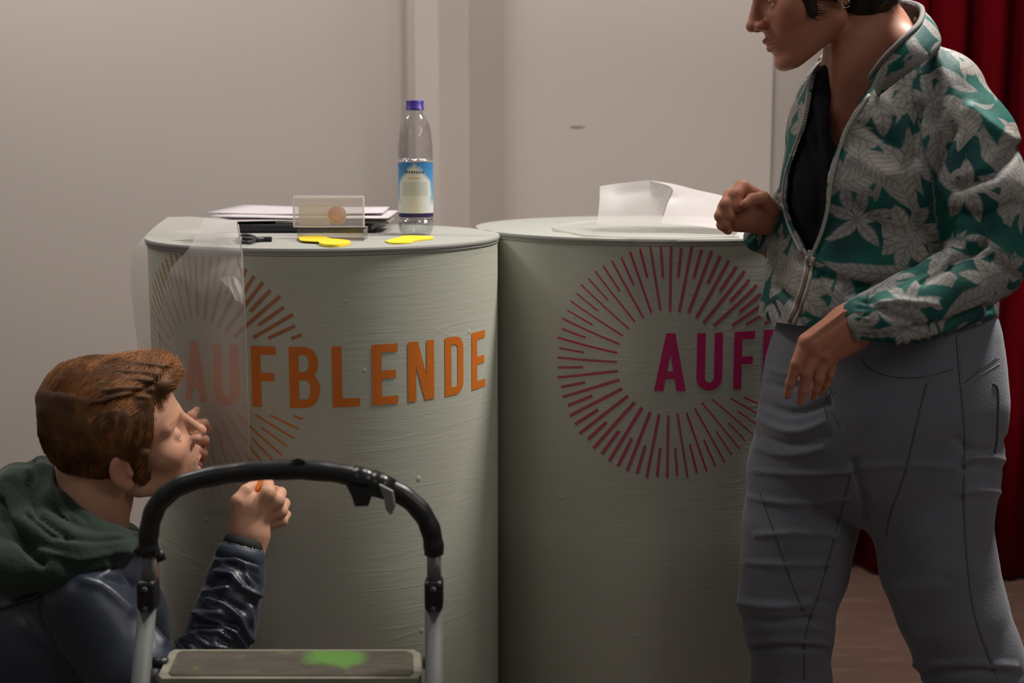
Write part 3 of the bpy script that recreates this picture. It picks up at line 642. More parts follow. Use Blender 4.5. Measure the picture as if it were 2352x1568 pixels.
# step plate: far edge y 1490, near edge 1557
zst = W(660, 1490, 1.685)[2]
A_ = [Wz(402, 1491, zst), Wz(950, 1491, zst), Wz(966, 1500, zst), Wz(968, 1548, zst), Wz(958, 1558, zst), Wz(372, 1558, zst), Wz(364, 1550, zst), Wz(390, 1497, zst)]
def slab(P, th):
    n = len(P); V = [tuple(p) for p in P] + [(p[0], p[1], p[2] - th) for p in P]; F = [list(range(n))[::-1], list(range(n, 2 * n))] + [[i, n + i, n + (i + 1) % n, (i + 1) % n][::-1] for i in range(n)]
    ar = sum(P[i][0] * P[(i + 1) % n][1] - P[(i + 1) % n][0] * P[i][1] for i in range(n))
    if ar > 0: F = [f[::-1] for f in F]
    return V, F
mstp = mat('step_edge_worn', (.26, .255, .19), .5, .2, noise=.35, nscale=40, bump=.1)
V, F = slab(A_, .03); st = pymesh('step', V, F, mstp, lad, False)
cen = sum(A_) / len(A_); In = [cen + (p - cen) * np.array([.93 if p[0] < cen[0] else .94, .84, 1]) + np.array([0, .0, .0012]) for p in A_]
mst = bpy.data.materials.new('step_tread_paint_spattered'); mst.use_nodes = True; t = NT(mst.node_tree); bs = t.nt.nodes['Principled BSDF']; bs.inputs['Roughness'].default_value = .6
tc = t.n('ShaderNodeTexCoord'); mp = t.n('ShaderNodeMapping'); mp.inputs['Scale'].default_value = (18, 60, 1); t.nt.links.new(tc.outputs['Object'], mp.inputs[0])
n1 = t.n('ShaderNodeTexNoise'); n1.inputs['Scale'].default_value = 1.5; n1.inputs['Detail'].default_value = 6; t.nt.links.new(mp.outputs[0], n1.inputs['Vector'])
n2 = t.n('ShaderNodeTexNoise'); n2.inputs['Scale'].default_value = 26; n2.inputs['Detail'].default_value = 3; t.nt.links.new(tc.outputs['Object'], n2.inputs['Vector'])
sx = t.n('ShaderNodeSeparateXYZ'); t.nt.links.new(tc.outputs['Object'], sx.inputs[0]); gc = Wz(775, 1512, zst)
gxx = t.m('DIVIDE', t.m('SUBTRACT', sx.outputs[0], float(gc[0])), .032); gyy = t.m('DIVIDE', t.m('SUBTRACT', sx.outputs[1], float(gc[1])), .022)
g = t.m('SUBTRACT', 1.1, t.m('SQRT', t.m('ADD', t.m('MULTIPLY', gxx, gxx), t.m('MULTIPLY', gyy, gyy)))); g = t.step(t.m('ADD', g, t.m('MULTIPLY', t.m('SUBTRACT', n2.outputs['Fac'], .5), 2.2)), .8)
base = t.mix(n1.outputs['Fac'], (.028, .022, .017, 1), (.10, .085, .06, 1))
base = t.mix(t.m('MULTIPLY', t.step(t.m('SUBTRACT', n2.outputs['Fac'], .64), .08), .22), base, (.22, .24, .05, 1))
base = t.mix(t.m('MULTIPLY', g, .75), base, (.10, .28, .03, 1)); t.nt.links.new(base, bs.inputs['Base Color'])
bpn = t.n('ShaderNodeBump'); bpn.inputs['Strength'].default_value = .5; bpn.inputs['Distance'].default_value = .002; t.nt.links.new(n1.outputs['Fac'], bpn.inputs['Height']); t.nt.links.new(bpn.outputs[0], bs.inputs['Normal'])
V, F = slab(In, .001); pymesh('tread', V, F, mst, lad, False)
low = [np.array([p[0] * 1.02, p[1] - .10, .27]) for p in A_]; V, F = slab(low, .03); pymesh('step', V, F, mstp, lad, False)
for sx_, x_ in ((-1, 385), (1, 972)):
    q = W(x_, 1522, 1.64); V, F = tube([q, q + np.array([sx_ * .018, 0, 0])], .007, 10); pymesh('pivot', V, F, mblp, lad)
# gaffer tape round the grip with torn ends
def wrap(px0, py0, px1, py1, r):
    V, F = tube([W(px0, py0, YL), W((px0 + px1) / 2, (py0 + py1) / 2, YL), W(px1, py1, YL)], [M(r, YL), M(r + 2, YL), M(r - 1, YL)], 14); return V, F
mtape = mat('black_tape', (.010, .010, .011), .28, bump=.5, bscale=35)
parts = [wrap(808, 1093, 862, 1108, 27), wrap(850, 1103, 900, 1126, 28)]
V, F = merge(parts); pymesh('tape', V, F, mtape, lad)
def torn(pts, y, m, nm):
    P = [W(a, b, y) for a, b in pts]; n = len(P); V = [tuple(p) for p in P] + [(p[0] + .002, p[1] + .003, p[2]) for p in P]
    pymesh(nm, V, [list(range(n)), list(range(n, 2 * n))[::-1]] + [[i, n + i, n + (i + 1) % n, (i + 1) % n] for i in range(n)], m, lad, False)
torn([(795, 1115), (870, 1122), (882, 1146), (850, 1139), (842, 1162), (815, 1163), (808, 1140)], YL - .017, mtape, 'tape_end')
torn([(870, 1112), (900, 1128), (905, 1160), (896, 1182), (886, 1170), (882, 1145)], YL - .019, mat('tape_grey_back', (.16, .165, .14), .6), 'tape_end')
torn([(664, 1058), (684, 1052), (702, 1058), (690, 1064)], YL - .008, mtape, 'tape_end')
# ================================================================== PEOPLE: shared head sculpt
def rotm(axis, a):
    x, y, z = axis; c, s = math.cos(a), math.sin(a); C_ = 1 - c
    return np.array([[c + x * x * C_, x * y * C_ - z * s, x * z * C_ + y * s], [y * x * C_ + z * s, c + y * y * C_, y * z * C_ - x * s], [z * x * C_ - y * s, z * y * C_ + x * s, c + z * z * C_]])
class Head:
    """canonical frame: origin between the ear canals, +x face forward, +y the person's left, +z up (metres)"""
    def __init__(s, O, fwd, pitch, roll, k=1.0, fem=False):
        f = np.array(fwd, float); f /= np.linalg.norm(f); l = np.cross([0, 0, 1.], f); u = np.array([0, 0, 1.])
        R = np.stack([f, l, u], 1); R = rotm(l, -pitch) @ R; R = rotm(R[:, 0], roll) @ R
        s.R = R.astype(np.float32); s.O = np.array(O, np.float32); s.k = k; s.fem = fem
    def loc(s, P):
        Q = ((P - s.O) @ s.R) / s.k
        if s.fem: Q[:, 2] = np.where(Q[:, 2] < -.03, -.03 + (Q[:, 2] + .03) * 1.16, Q[:, 2])     # shorter chin
        return Q
    def wld(s, q): return s.O + s.k * (np.asarray(q, np.float32) @ s.R.T)
    def sdf(s, P):
        Q = s.loc(P); A = Q.copy(); A[:, 1] = np.abs(A[:, 1]); E_ = ell
        d = E_(Q, (-.012, 0, .05), (.096, .075, .084))
        d = smin(d, E_(Q, (.035, 0, .048), (.058, .062, .052)), .02)
        d = smin(d, E_(A, (.045, .012, -.015), (.050, .046, .052)), .02)
        d = smin(d, E_(A, (.058, .045, -.008), (.022, .020, .018)), .02)
        d = smin(d, cap(A, (.008, .050, -.045), (.074, .018, -.088), .019, .015), .022)
        d = smin(d, E_(Q, (.055, 0, -.058), (.040, .040, .036)), .02)
        d = smin(d, E_(Q, (.080, 0, -.048), (.0225, .027, .024)), .012)
        d = smin(d, E_(Q, (.084, 0, -.089), (.0165, .019, .0145)), .012)
        d = smin(d, cap(A, (.086, .008, .033), (.070, .044, .034), .0095, .008), .012)
        d = smax(d, -E_(A, (.101, .031, .012), (.022, .019, .014)), .012)
        lid = np.sqrt(((A - np.array((.0755, .031, .010), np.float32)) ** 2).sum(1)) - .0138
        lid = smax(lid, -E_(A, (.092, .031, .007), (.011, .0125, .0026)), .001)
        d = smin(d, lid, .004)
        d = smin(d, cap(Q, (.090, 0, .030), (.113, 0, -.010), .0065, .0088), .010)
        d = smin(d, cap(Q, (.078, 0, .024), (.090, 0, -.018), .013, .0145), .008)
        d = smin(d, E_(Q, (.1155, 0, -.0135), (.0095, .0095, .0085)), .005)
        d = smin(d, E_(A, (.104, .0125, -.0175), (.0105, .0068, .0072)), .006)
        d = smax(d, -E_(A, (.108, .0065, -.0245), (.0055, .0032, .005)), .002)
        d = smin(d, cap(A, (.1030, 0, -.0425), (.0925, .0225, -.050), .0052, .0022), .004)     # upper lip
        d = smin(d, cap(A, (.1005, 0, -.0575), (.0915, .0205, -.0525), .0054, .0022), .004)     # lower lip
        d = smax(d, -cap(A, (.107, 0, -.0498), (.093, .022, -.0512), .0016, .001), .002)
        # ear
        r1_ = rotm((0, 0, 1), -.45); r2_ = rotm((1, 0, 0), -.12); RR = (r1_ @ r2_).astype(np.float32)
        e = E_(A, (-.008, .078, .004), (.0175, .0065, .031), RR)
        e = smax(e, -E_(A, (-.004, .0845, .006), (.0105, .006, .020), RR), .004)
        e = smin(e, E_(A, (-.004, .0755, -.024), (.009, .005, .009), RR), .004)
        e = smin(e, E_(A, (.004, .0755, -.004), (.005, .004, .007)), .004)
        d = smin(d, e, .005)
        return d * s.k
def skin_tint(Q, base, lip, cheek, brow, thin=1.):
    """colour per vertex in head space: lips, cheeks, brows, nostrils"""
    A = Q.copy(); A[:, 1] = np.abs(A[:, 1]); c = np.tile(np.array(base, np.float32), (len(Q), 1))
    def blend(m, col):
        nonlocal c
        m = np.clip(m, 0, 1)[:, None]; c = c * (1 - m) + np.array(col, np.float32) * m
    g = lambda p, r: np.exp(-((np.linalg.norm(A - np.array(p, np.float32), axis=1)) / r) ** 2)
    blend(.55 * g((.072, .045, -.02), .03), cheek); blend(.5 * g((.118, 0, -.014), .014), cheek); blend(.5 * g((-.008, .08, .004), .03), cheek)
    l = np.minimum(cap(A, (.1035, 0, -.0435), (.0935, .0215, -.050), .0045, .002), cap(A, (.1015, 0, -.0575), (.092, .020, -.0525), .0052, .002))
    blend(.85 / (1 + np.exp(l / .0006)), lip)
    bd = cap(A, (.094, .014, .032), (.078, .047, .039), .0042 * thin, .0018); blend(.85 / (1 + np.exp(bd / .0008)), brow)
    return c
def skin_mat(name, rough=.5):
    m = bpy.data.materials.new(name); m.use_nodes = True; t = NT(m.node_tree); b = t.nt.nodes['Principled BSDF']
    at = t.n('ShaderNodeAttribute'); at.attribute_name = 'tint'
    tc = t.n('ShaderNodeTexCoord'); nz = t.n('ShaderNodeTexNoise'); nz.inputs['Scale'].default_value = 28; nz.inputs['Detail'].default_value = 4; t.nt.links.new(tc.outputs['Object'], nz.inputs['Vector'])
    mx = t.mix(t.m('MULTIPLY', nz.outputs['Fac'], .35), at.outputs['Color'], (.55, .2, .14, 1)); t.nt.links.new(mx, b.inputs['Base Color'])
    b.inputs['Roughness'].default_value = rough; b.inputs['Specular IOR Level'].default_value = .22; b.inputs['Subsurface Weight'].default_value = .12; b.inputs['Subsurface Radius'].default_value = (.012, .005, .003); b.inputs['Subsurface Scale'].default_value = .6
    bp = t.n('ShaderNodeBump'); bp.inputs['Strength'].default_value = .12; bp.inputs['Distance'].default_value = .001
    n2 = t.n('ShaderNodeTexNoise'); n2.inputs['Scale'].default_value = 300; t.nt.links.new(tc.outputs['Object'], n2.inputs['Vector']); t.nt.links.new(n2.outputs['Fac'], bp.inputs['Height']); t.nt.links.new(bp.outputs[0], b.inputs['Normal'])
    return m
def join_meshes(parts):
    V = []; Q = []; n = 0
    for v, q in parts: V.append(v); Q.append(q + n); n += len(v)
    return np.concatenate(V), np.concatenate(Q)
def strands(name, roots, dirs, lens, H, m, parent, r=.00035, seg_n=5, grav=0., curl=.0):
    """thin hair tubes (3-sided); roots/dirs world space"""
    n = len(roots); P = roots.copy(); D = dirs / (np.linalg.norm(dirs, axis=1)[:, None] + 1e-9); pts = [P.copy()]; st = lens[:, None] / seg_n
    for i in range(seg_n):
        cx = H.loc(P) - np.array((-.01, 0, .045), np.float32); nrm = (cx / np.linalg.norm(cx, axis=1)[:, None]) @ H.R.T
        D = D - nrm * (D * nrm).sum(1)[:, None] * (.55) + np.array([0, 0, -grav]) + rng.normal(size=D.shape) * curl
        D /= np.linalg.norm(D, axis=1)[:, None]; P = P + D * st; pts.append(P.copy())
    V = []; k = 3; T = np.stack(pts, 1)                      # n, seg+1, 3
    a0 = np.cross(dirs, rng.normal(size=dirs.shape)); a0 /= np.linalg.norm(a0, axis=1)[:, None] + 1e-9
    b0 = np.cross(dirs, a0); b0 /= np.linalg.norm(b0, axis=1)[:, None] + 1e-9
    for j in range(seg_n + 1):
        rr = r * (1 - .75 * (j / seg_n) ** 2)
        for q in range(k):
            an = 2 * math.pi * q / k; V.append(T[:, j] + rr * (math.cos(an) * a0 + math.sin(an) * b0))
    V = np.stack(V, 1).reshape(-1, 3)                        # n * (seg+1)*k
    base = (np.arange(n) * (seg_n + 1) * k)[:, None]; F = []
    for j in range(seg_n):
        for q in range(k): F.append(np.stack([base[:, 0] + j * k + q, base[:, 0] + j * k + (q + 1) % k, base[:, 0] + (j + 1) * k + (q + 1) % k, base[:, 0] + (j + 1) * k + q], 1))
    return quadmesh(name, V, np.concatenate(F), m, parent, kind='stuff')
def hair_mat(name, c0, c1_):
    m = bpy.data.materials.new(name); m.use_nodes = True; t = NT(m.node_tree); b = t.nt.nodes['Principled BSDF']
    tc = t.n('ShaderNodeTexCoord'); nz = t.n('ShaderNodeTexNoise'); nz.inputs['Scale'].default_value = 28; nz.inputs['Detail'].default_value = 4; t.nt.links.new(tc.outputs['Object'], nz.inputs['Vector'])
    t.nt.links.new(t.mix(t.step(t.m('SUBTRACT', nz.outputs['Fac'], .5), .35), (*c0, 1), (*c1_, 1)), b.inputs['Base Color']); b.inputs['Roughness'].default_value = .55; b.inputs['Specular IOR Level'].default_value = .3
    return m
def bbox(pts, pad):
    P = np.array(pts); return P.min(0) - pad, P.max(0) + pad
def plain(name, f, lo, hi, h, m, parent, cr=None, wobble=None, attrs=None):
    V, Q = surfnet(f, lo, hi, h)
    if wobble: V = wob(V, Q, *wobble)
    if cr: V = creases(V, Q, cr)
    o = quadmesh(name, V, Q, m, parent, attrs=attrs(V) if attrs else None); return o, V, Q
# ================================================================== WOMAN
HW = Head(W(1887, -18, 2.09), (-1, -.06, 0), math.radians(-19.5), math.radians(2), .98, True)
Wf = lambda l: pchain(l)
w_neck = Wf([(1975, 0, 2.10, 74), (1985, 90, 2.11, 82), (1995, 175, 2.12, 88)])
w_trap = Wf([(2040, 75, 2.10, 46), (2085, 130, 2.06, 55), (2150, 190, 2.03, 60)])
w_chest = [(1998, 215, 2.12, 120, .085), (1998, 400, 2.11, 150, .105), (2000, 560, 2.11, 160, .105), (2020, 740, 2.11, 190, .11), (2030, 880, 2.11, 215, .115)]
w_larm = Wf([(2180, 240, 2.02, 58), (2245, 430, 1.97, 50), (2262, 590, 1.93, 42), (2110, 690, 1.88, 40), (1985, 738, 1.87, 36)])
w_rarm = Wf([(1900, 240, 2.22, 55), (1905, 420, 2.27, 48), (1890, 580, 2.26, 42), (1800, 520, 2.15, 36), (1765, 497, 2.12, 34)])
w_lleg = Wf([(1900, 940, 2.12, 105), (1848, 1200, 2.12, 100), (1808, 1400, 2.12, 72), (1818, 1568, 2.14, 60), (1830, 1900, 2.17, 40), (1832, 2010, 2.17, 36)])
w_rleg = Wf([(2130, 940, 2.08, 120), (2140, 1200, 2.04, 110), (2185, 1400, 2.03, 80), (2262, 1568, 2.04, 66), (2400, 1880, 2.06, 40), (2440, 1990, 2.06, 36)])
def fing(P, l, k=.003): return chain(P, Wf(l), k)
def w_body(P):
    d = schain(P, w_chest, .03); d = smin(d, chain(P, w_neck, .02), .03); d = smin(d, chain(P, w_trap, .02), .03)
    for c_ in (w_larm, w_rarm, w_lleg, w_rleg): d = smin(d, chain(P, c_, .02), .03)
    d = smin(d, HW.sdf(P), .015)
    return d
def w_headf(P):
    d = smin(chain(P, w_neck, .02), chain(P, w_trap, .02), .03); d = smin(d, schain(P, w_chest[:3], .03), .03)
    d = smin(d, HW.sdf(P), .014)
    d = smin(d, chain(P, Wf([(1950, 90, 2.065, 16), (1920, 250, 2.055, 12)]), .01), .04)
    return d
def w_lhand(P):
    d = schain(P, [(1985, 738, 1.87, 42, .021), (1945, 752, 1.868, 46, .020)], .01)
    d = smin(d, cap(P, W(1955, 735, 1.868), W(1868, 790, 1.862), M(42, 1.87), M(34, 1.87)), .012)
    d = smin(d, cap(P, W(1960, 770, 1.87), W(1890, 815, 1.87), M(38, 1.87), M(30, 1.87)), .012)
    d = smax(d, cap(P, W(1990, 720, 1.875), W(1850, 825, 1.865), .052, .050), .01)
    K = .006
    d = smin(d, fing(P, [(1850, 785, 1.858, 17), (1828, 835, 1.850, 12.5), (1815, 880, 1.856, 11), (1808, 908, 1.862, 9)]), K)
    d = smin(d, fing(P, [(1872, 812, 1.856, 17), (1852, 858, 1.850, 13), (1845, 895, 1.856, 11.5), (1838, 922, 1.862, 9)]), K)
    d = smin(d, fing(P, [(1892, 828, 1.860, 16), (1880, 868, 1.856, 13), (1874, 892, 1.862, 11), (1868, 910, 1.868, 9)]), K)
    d = smin(d, fing(P, [(1908, 828, 1.872, 15), (1905, 860, 1.872, 11.5), (1895, 882, 1.878, 10), (1886, 900, 1.884, 8)]), K)
    d = smin(d, fing(P, [(1925, 770, 1.89, 18), (1875, 815, 1.90, 14), (1850, 850, 1.902, 12), (1842, 872, 1.902, 9.5)]), K)
    for x, y in ((1850, 783), (1874, 806), (1896, 820)): d = smin(d, np.sqrt(((P - W(x, y, 1.852).astype(np.float32)) ** 2).sum(1)) - M(9, 1.86), .008)
    for a, b in (((1940, 715), (1856, 778)), ((1945, 735), (1876, 802)), ((1950, 755), (1896, 818))):
        d = smin(d, cap(P, W(*a, 1.848), W(*b, 1.848), M(4, 1.86), M(4, 1.86)), .006)
    return d
def w_rhand(P):
    d = chain(P, Wf([(1790, 500, 2.13, 36), (1755, 495, 2.115, 40), (1722, 492, 2.105, 42)]), .012)
    d = smin(d, cap(P, W(1735, 470, 2.10), W(1690, 500, 2.10), M(34, 2.1), M(32, 2.1)), .01); K = .003
    d = smin(d, fing(P, [(1738, 455, 2.10, 20), (1704, 432, 2.088, 18.5), (1690, 448, 2.072, 16), (1694, 474, 2.066, 14)]), K)
    d = smin(d, fing(P, [(1722, 470, 2.105, 20), (1678, 452, 2.088, 17), (1667, 470, 2.070, 15), (1676, 496, 2.066, 13)]), K)
    d = smin(d, fing(P, [(1712, 495, 2.105, 19), (1664, 478, 2.088, 16), (1655, 496, 2.072, 14), (1666, 516, 2.068, 12.5)]), K)
    d = smin(d, fing(P, [(1708, 512, 2.105, 17), (1662, 503, 2.092, 13), (1658, 516, 2.078, 12), (1672, 528, 2.074, 11)]), K)
    d = smin(d, fing(P, [(1772, 482, 2.09, 20), (1752, 455, 2.070, 15.5), (1728, 458, 2.058, 14), (1712, 468, 2.052, 11)]), .004)
    return d
parts = []; V, Q = surfnet(w_body, (.20, 1.70, .02), (1.02, 2.42, 1.62), .0065)
# the coarse body keeps what clothing covers; the fine head, neck and hands continue it
X_, Y_ = PX(V); inh = (Y_ < 345) & (X_ < 2110)
keep = ~inh; keep &= np.linalg.norm(V - W(1985, 738, 1.87), axis=1) > .02
Qk = Q[keep[Q].all(1)]; parts.append((V, Qk))
lo, hi = bbox([W(1690, -330, 2.0), W(2130, 350, 2.25), W(1700, 0, 1.94), W(2100, 0, 2.25)], 0.0); parts.append(surfnet(w_headf, lo, hi, .0019))
lo, hi = bbox([W(1790, 930, 1.83), W(2000, 690, 1.92)], .008); parts.append(surfnet(w_lhand, lo, hi, .0015))
lo, hi = bbox([W(1630, 545, 2.03), W(1800, 405, 2.16)], .006); parts.append(surfnet(w_rhand, lo, hi, .0015))
V, Q = join_meshes(parts)
tint = skin_tint(HW.loc(V), (.38, .165, .10), (.42, .085, .085), (.50, .18, .13), (.05, .03, .022), .8)
# ruddy chest in the neckline
X_, Y_ = PX(V); g = np.exp(-(((X_ - 1945) / 60) ** 2 + ((Y_ - 300) / 90) ** 2)) * (V[:, 2] < 1.5); tint = tint * (1 - .5 * g[:, None]) + np.array((.45, .12, .08)) * .5 * g[:, None]
nail = lambda p, r: np.exp(-(np.linalg.norm(V - p, axis=1) / r) ** 4)
msk = skin_mat('skin_woman')
woman = quadmesh('person', V, Q, msk, None, attrs={'tint': ('FLOAT_COLOR', np.c_[tint, np.ones(len(V))])})
tag(woman, 'person in a green leaf-print zip jacket and grey jeans, leaning left with one fist raised', 'person')
# eyes
def eyes(H, parent, iris):
    me_ = mat('eye_white', (.62, .58, .55), .25)
    t = NT(me_.node_tree)
    for sy in (-1, 1):
        V, F = lathe((0, 0, 0), [(.0118 * math.sin(a), -.0118 * math.cos(a)) for a in np.linspace(.02, math.pi - .02, 14)], 20); V = [H.wld((z + .0755, x + sy * .031, y + .0095)) for x, y, z in V]
        e = pymesh('eye', V, F, [me_, bpy.data.materials.get('iris') or mat('iris', iris, .2)], parent)
        for p in e.data.polygons:
            q = (np.array(p.center)[None] - H.O) @ H.R / H.k
            if q[0, 0] > .0868: p.material_index = 1
eyes(HW, woman, (.04, .025, .015))
# hair ---------------------------------------------------------------
mhw = hair_mat('hair_dark_brown', (.008, .006, .005), (.035, .022, .016))
def w_hairf(P):
    Qh = HW.loc(P); A = Qh.copy(); A[:, 1] = np.abs(A[:, 1])
    d = ell(Qh, (-.014, 0, .052), (.108, .087, .096)); d = smin(d, ell(Qh, (.03, 0, .085), (.065, .06, .05)), .02); d = smin(d, ell(Qh, (-.060, 0, -.022), (.056, .068, .052)), .012)
    d = d + .0025 * np.sin(Qh[:, 0] * 160 + Qh[:, 2] * 90) * np.sin(Qh[:, 1] * 130 + 1)
    face = Qh[:, 0] - (.034 + .45 * Qh[:, 2]); d = smax(d, face, .006)
    low_ = -(Qh[:, 2] + np.where(Qh[:, 0] < 0, .075 - Qh[:, 0] * .15, .018)); d = smax(d, low_, .008)
    d = smax(d, -ell(A, (-.006, .085, -.004), (.019, .022, .030)), .005)
    sb = cap(A, (.040, .066, .02), (.040, .062, -.026), .013, .008); d = smin(d, sb, .006)
    return d * HW.k
c_ = HW.wld((0, 0, .05)); o, V, Q = plain('hair', w_hairf, c_ - .14, c_ + .14, .0025, mhw, woman)
N = vnormals(V, Q); ix = rng.integers(0, len(V), 5000); back = HW.R @ np.array([-.8, 0, -.6], np.float32)
hs = strands('hair_strands', V[ix] - N[ix] * .001, np.tile(back, (len(ix), 1)) + N[ix] * .35 + rng.normal(size=(len(ix), 3)) * .25, rng.uniform(.008, .022, len(ix)), HW, mhw, o, .0004)
# earring
q = HW.wld((-.004, .082, -.030)); V, F = tube([q + .006 * np.array([math.cos(a), 0, math.sin(a)]) for a in np.linspace(.3, 5.8, 14)], .0007, 6)
pymesh('earring', V, F, mat('silver', (.7, .68, .64), .25, 1), woman)
# leaf printed fabric ------------------------------------------------
def leaf_fabric(name, green, greyl, scale=1.0):
    m = bpy.data.materials.new(name); m.use_nodes = True; t = NT(m.node_tree); b = t.nt.nodes['Principled BSDF']
    b.inputs['Roughness'].default_value = .62; b.inputs['Specular IOR Level'].default_value = .25
    at = t.n('ShaderNodeAttribute'); at.attribute_name = 'clothuv'
    wn = t.n('ShaderNodeTexNoise'); wn.inputs['Scale'].default_value = 14; wn.inputs['Detail'].default_value = 2; t.nt.links.new(at.outputs['Vector'], wn.inputs['Vector'])
    wv = t.n('ShaderNodeVectorMath', operation='SUBTRACT'); t.nt.links.new(wn.outputs['Color'], wv.inputs[0]); wv.inputs[1].default_value = (.5, .5, .5)
    ws = t.n('ShaderNodeVectorMath', operation='SCALE'); t.nt.links.new(wv.outputs[0], ws.inputs[0]); ws.inputs['Scale'].default_value = .022
    av = t.n('ShaderNodeVectorMath', operation='ADD'); t.nt.links.new(at.outputs['Vector'], av.inputs[0]); t.nt.links.new(ws.outputs[0], av.inputs[1])
    cur = None
    def layer(off, sc, petals, L, wdt, rand, vein, drop=0.):
        mp = t.n('ShaderNodeMapping'); mp.inputs['Location'].default_value = (*off, 0); mp.inputs['Scale'].default_value = (sc * scale,) * 3; t.nt.links.new(av.outputs[0], mp.inputs[0])
        vo = t.n('ShaderNodeTexVoronoi', voronoi_dimensions='2D'); vo.inputs['Scale'].default_value = 1; vo.inputs['Randomness'].default_value = rand; t.nt.links.new(mp.outputs[0], vo.inputs['Vector'])
        df = t.n('ShaderNodeVectorMath', operation='SUBTRACT'); t.nt.links.new(mp.outputs[0], df.inputs[0]); t.nt.links.new(vo.outputs['Position'], df.inputs[1])
        sp = t.n('ShaderNodeSeparateColor'); t.nt.links.new(vo.outputs['Color'], sp.inputs[0])
        vr = t.n('ShaderNodeVectorRotate', rotation_type='Z_AXIS'); t.nt.links.new(df.outputs[0], vr.inputs['Vector']); t.nt.links.new(t.m('MULTIPLY', sp.outputs[0], 6.283), vr.inputs['Angle'])
        s = t.n('ShaderNodeSeparateXYZ'); t.nt.links.new(vr.outputs[0], s.inputs[0]); x, y = s.outputs[0], s.outputs[1]
        if petals > 1:
            r = t.m('SQRT', t.m('ADD', t.m('MULTIPLY', x, x), t.m('MULTIPLY', y, y))); ph = t.m('ARCTAN2', y, x); st = 2 * math.pi / petals
            pm = t.m('SUBTRACT', t.m('FLOORED_MODULO', ph, st), st / 2); x = t.m('MULTIPLY', r, t.m('COSINE', pm)); y = t.m('MULTIPLY', r, t.m('SINE', pm))
            tt = t.m('DIVIDE', x, L)
        else:
            y = t.m('ADD', y, t.m('MULTIPLY', t.m('MULTIPLY', x, x), t.m('SUBTRACT', t.m('MULTIPLY', sp.outputs[1], 2.4), 1.2)))    # curved leaf
            tt = t.m('MULTIPLY_ADD', x, 1 / (2 * L), .5)
        ay = t.m('ABSOLUTE', y); prof = t.m('MULTIPLY', t.m('MULTIPLY', t.m('POWER', t.m('MAXIMUM', tt, 0.), .8), t.m('MAXIMUM', t.m('SUBTRACT', 1., tt), 0.)), 3.6)
        msk = t.m('SUBTRACT', t.m('MULTIPLY', prof, t.m('MULTIPLY_ADD', sp.outputs[2], .5 * wdt, wdt * .75)), ay)
        msk = t.m('MULTIPLY', t.step(t.m('SUBTRACT', msk, .006), .03), t.m('GREATER_THAN', t.m('FRACT', t.m('MULTIPLY', sp.outputs[1], 7.31)), drop))
        ve = t.m('SINE', t.m('MULTIPLY', t.m('SUBTRACT', x, t.m('MULTIPLY', ay, .9)), vein)); ve = t.step(t.m('SUBTRACT', ve, .72), .35)
        rib = t.step(t.m('SUBTRACT', .012, ay), .015); return msk, t.m('MAXIMUM', ve, rib, clamp=True), sp.outputs[2]
    gn = t.n('ShaderNodeTexNoise'); gn.inputs['Scale'].default_value = 9; t.nt.links.new(at.outputs['Vector'], gn.inputs['Vector'])
    base = t.mix(t.step(t.m('SUBTRACT', gn.outputs['Fac'], .55), .25), (*green, 1), (green[0] * .45, green[1] * .40, green[2] * .55, 1))
    for (off, sc, pt, L, wd_, rnd, vn, dr) in (((.3, .7), 24, 1, .42, .10, .9, 70, .3), ((2.1, 1.3), 11, 7, .50, .085, .7, 60, .4), ((5.2, 3.1), 13, 1, .52, .17, .85, 60, .35), ((7.7, 9.2), 9.5, 1, .55, .13, .9, 70, .4), ((1.7, 4.2), 10.5, 5, .46, .10, .8, 65, .45), ((4.4, 2.2), 15, 1, .5, .2, .8, 55, .55)):
        mk, ve, rn = layer(off, sc, pt, L, wd_, rnd, vn, dr)
        lc = t.mix(rn, (*greyl, 1), (greyl[0] * 1.12, greyl[1] * 1.08, greyl[2] * .95, 1)); lc = t.mix(t.m('MULTIPLY', ve, .45), lc, (.05, .06, .055, 1))
        base = t.mix(mk, base, lc)
    t.nt.links.new(base, b.inputs['Base Color'])
    n2 = t.n('ShaderNodeTexNoise'); n2.inputs['Scale'].default_value = 35; n2.inputs['Detail'].default_value = 3; t.nt.links.new(at.outputs['Vector'], n2.inputs['Vector'])
    bp = t.n('ShaderNodeBump'); bp.inputs['Strength'].default_value = .35; bp.inputs['Distance'].default_value = .004; t.nt.links.new(n2.outputs['Fac'], bp.inputs['Height']); t.nt.links.new(bp.outputs[0], b.inputs['Normal'])
    return m
mleaf = leaf_fabric('leaf_print_fabric', (.005, .090, .072), (.25, .238, .238), .9)
OPEN = [(1882, 60), (1883, 132), (1868, 190), (1850, 290), (1816, 390), (1808, 460), (1821, 520), (1861, 590), (1872, 560), (1893, 480), (1905, 400), (1937, 300), (1990, 215), (2016, 165), (2060, 110), (2040, 40)]
HEM = [(1700, 770), (1790, 802), (1850, 806), (1930, 806), (2060, 802), (2150, 775), (2275, 738), (2400, 715)]
w_tors = [(2012, 245, 2.12, 165, .115), (2000, 330, 2.11, 182, .14), (1998, 450, 2.10, 192, .15), (2000, 560, 2.10, 200, .15), (2005, 640, 2.10, 232, .155), (2012, 705, 2.10, 258, .16), (2022, 770, 2.10, 250, .15), (2025, 840, 2.10, 240, .14)]
j_sh = Wf([(1912, 205, 2.20, 62), (2000, 190, 2.17, 70), (2075, 170, 2.08, 66), (2135, 205, 2.04, 84)])
j_larm = Wf([(2162, 240, 2.02, 102), (2222, 335, 1.99, 104), (2258, 450, 1.96, 96), (2266, 590, 1.93, 88)])
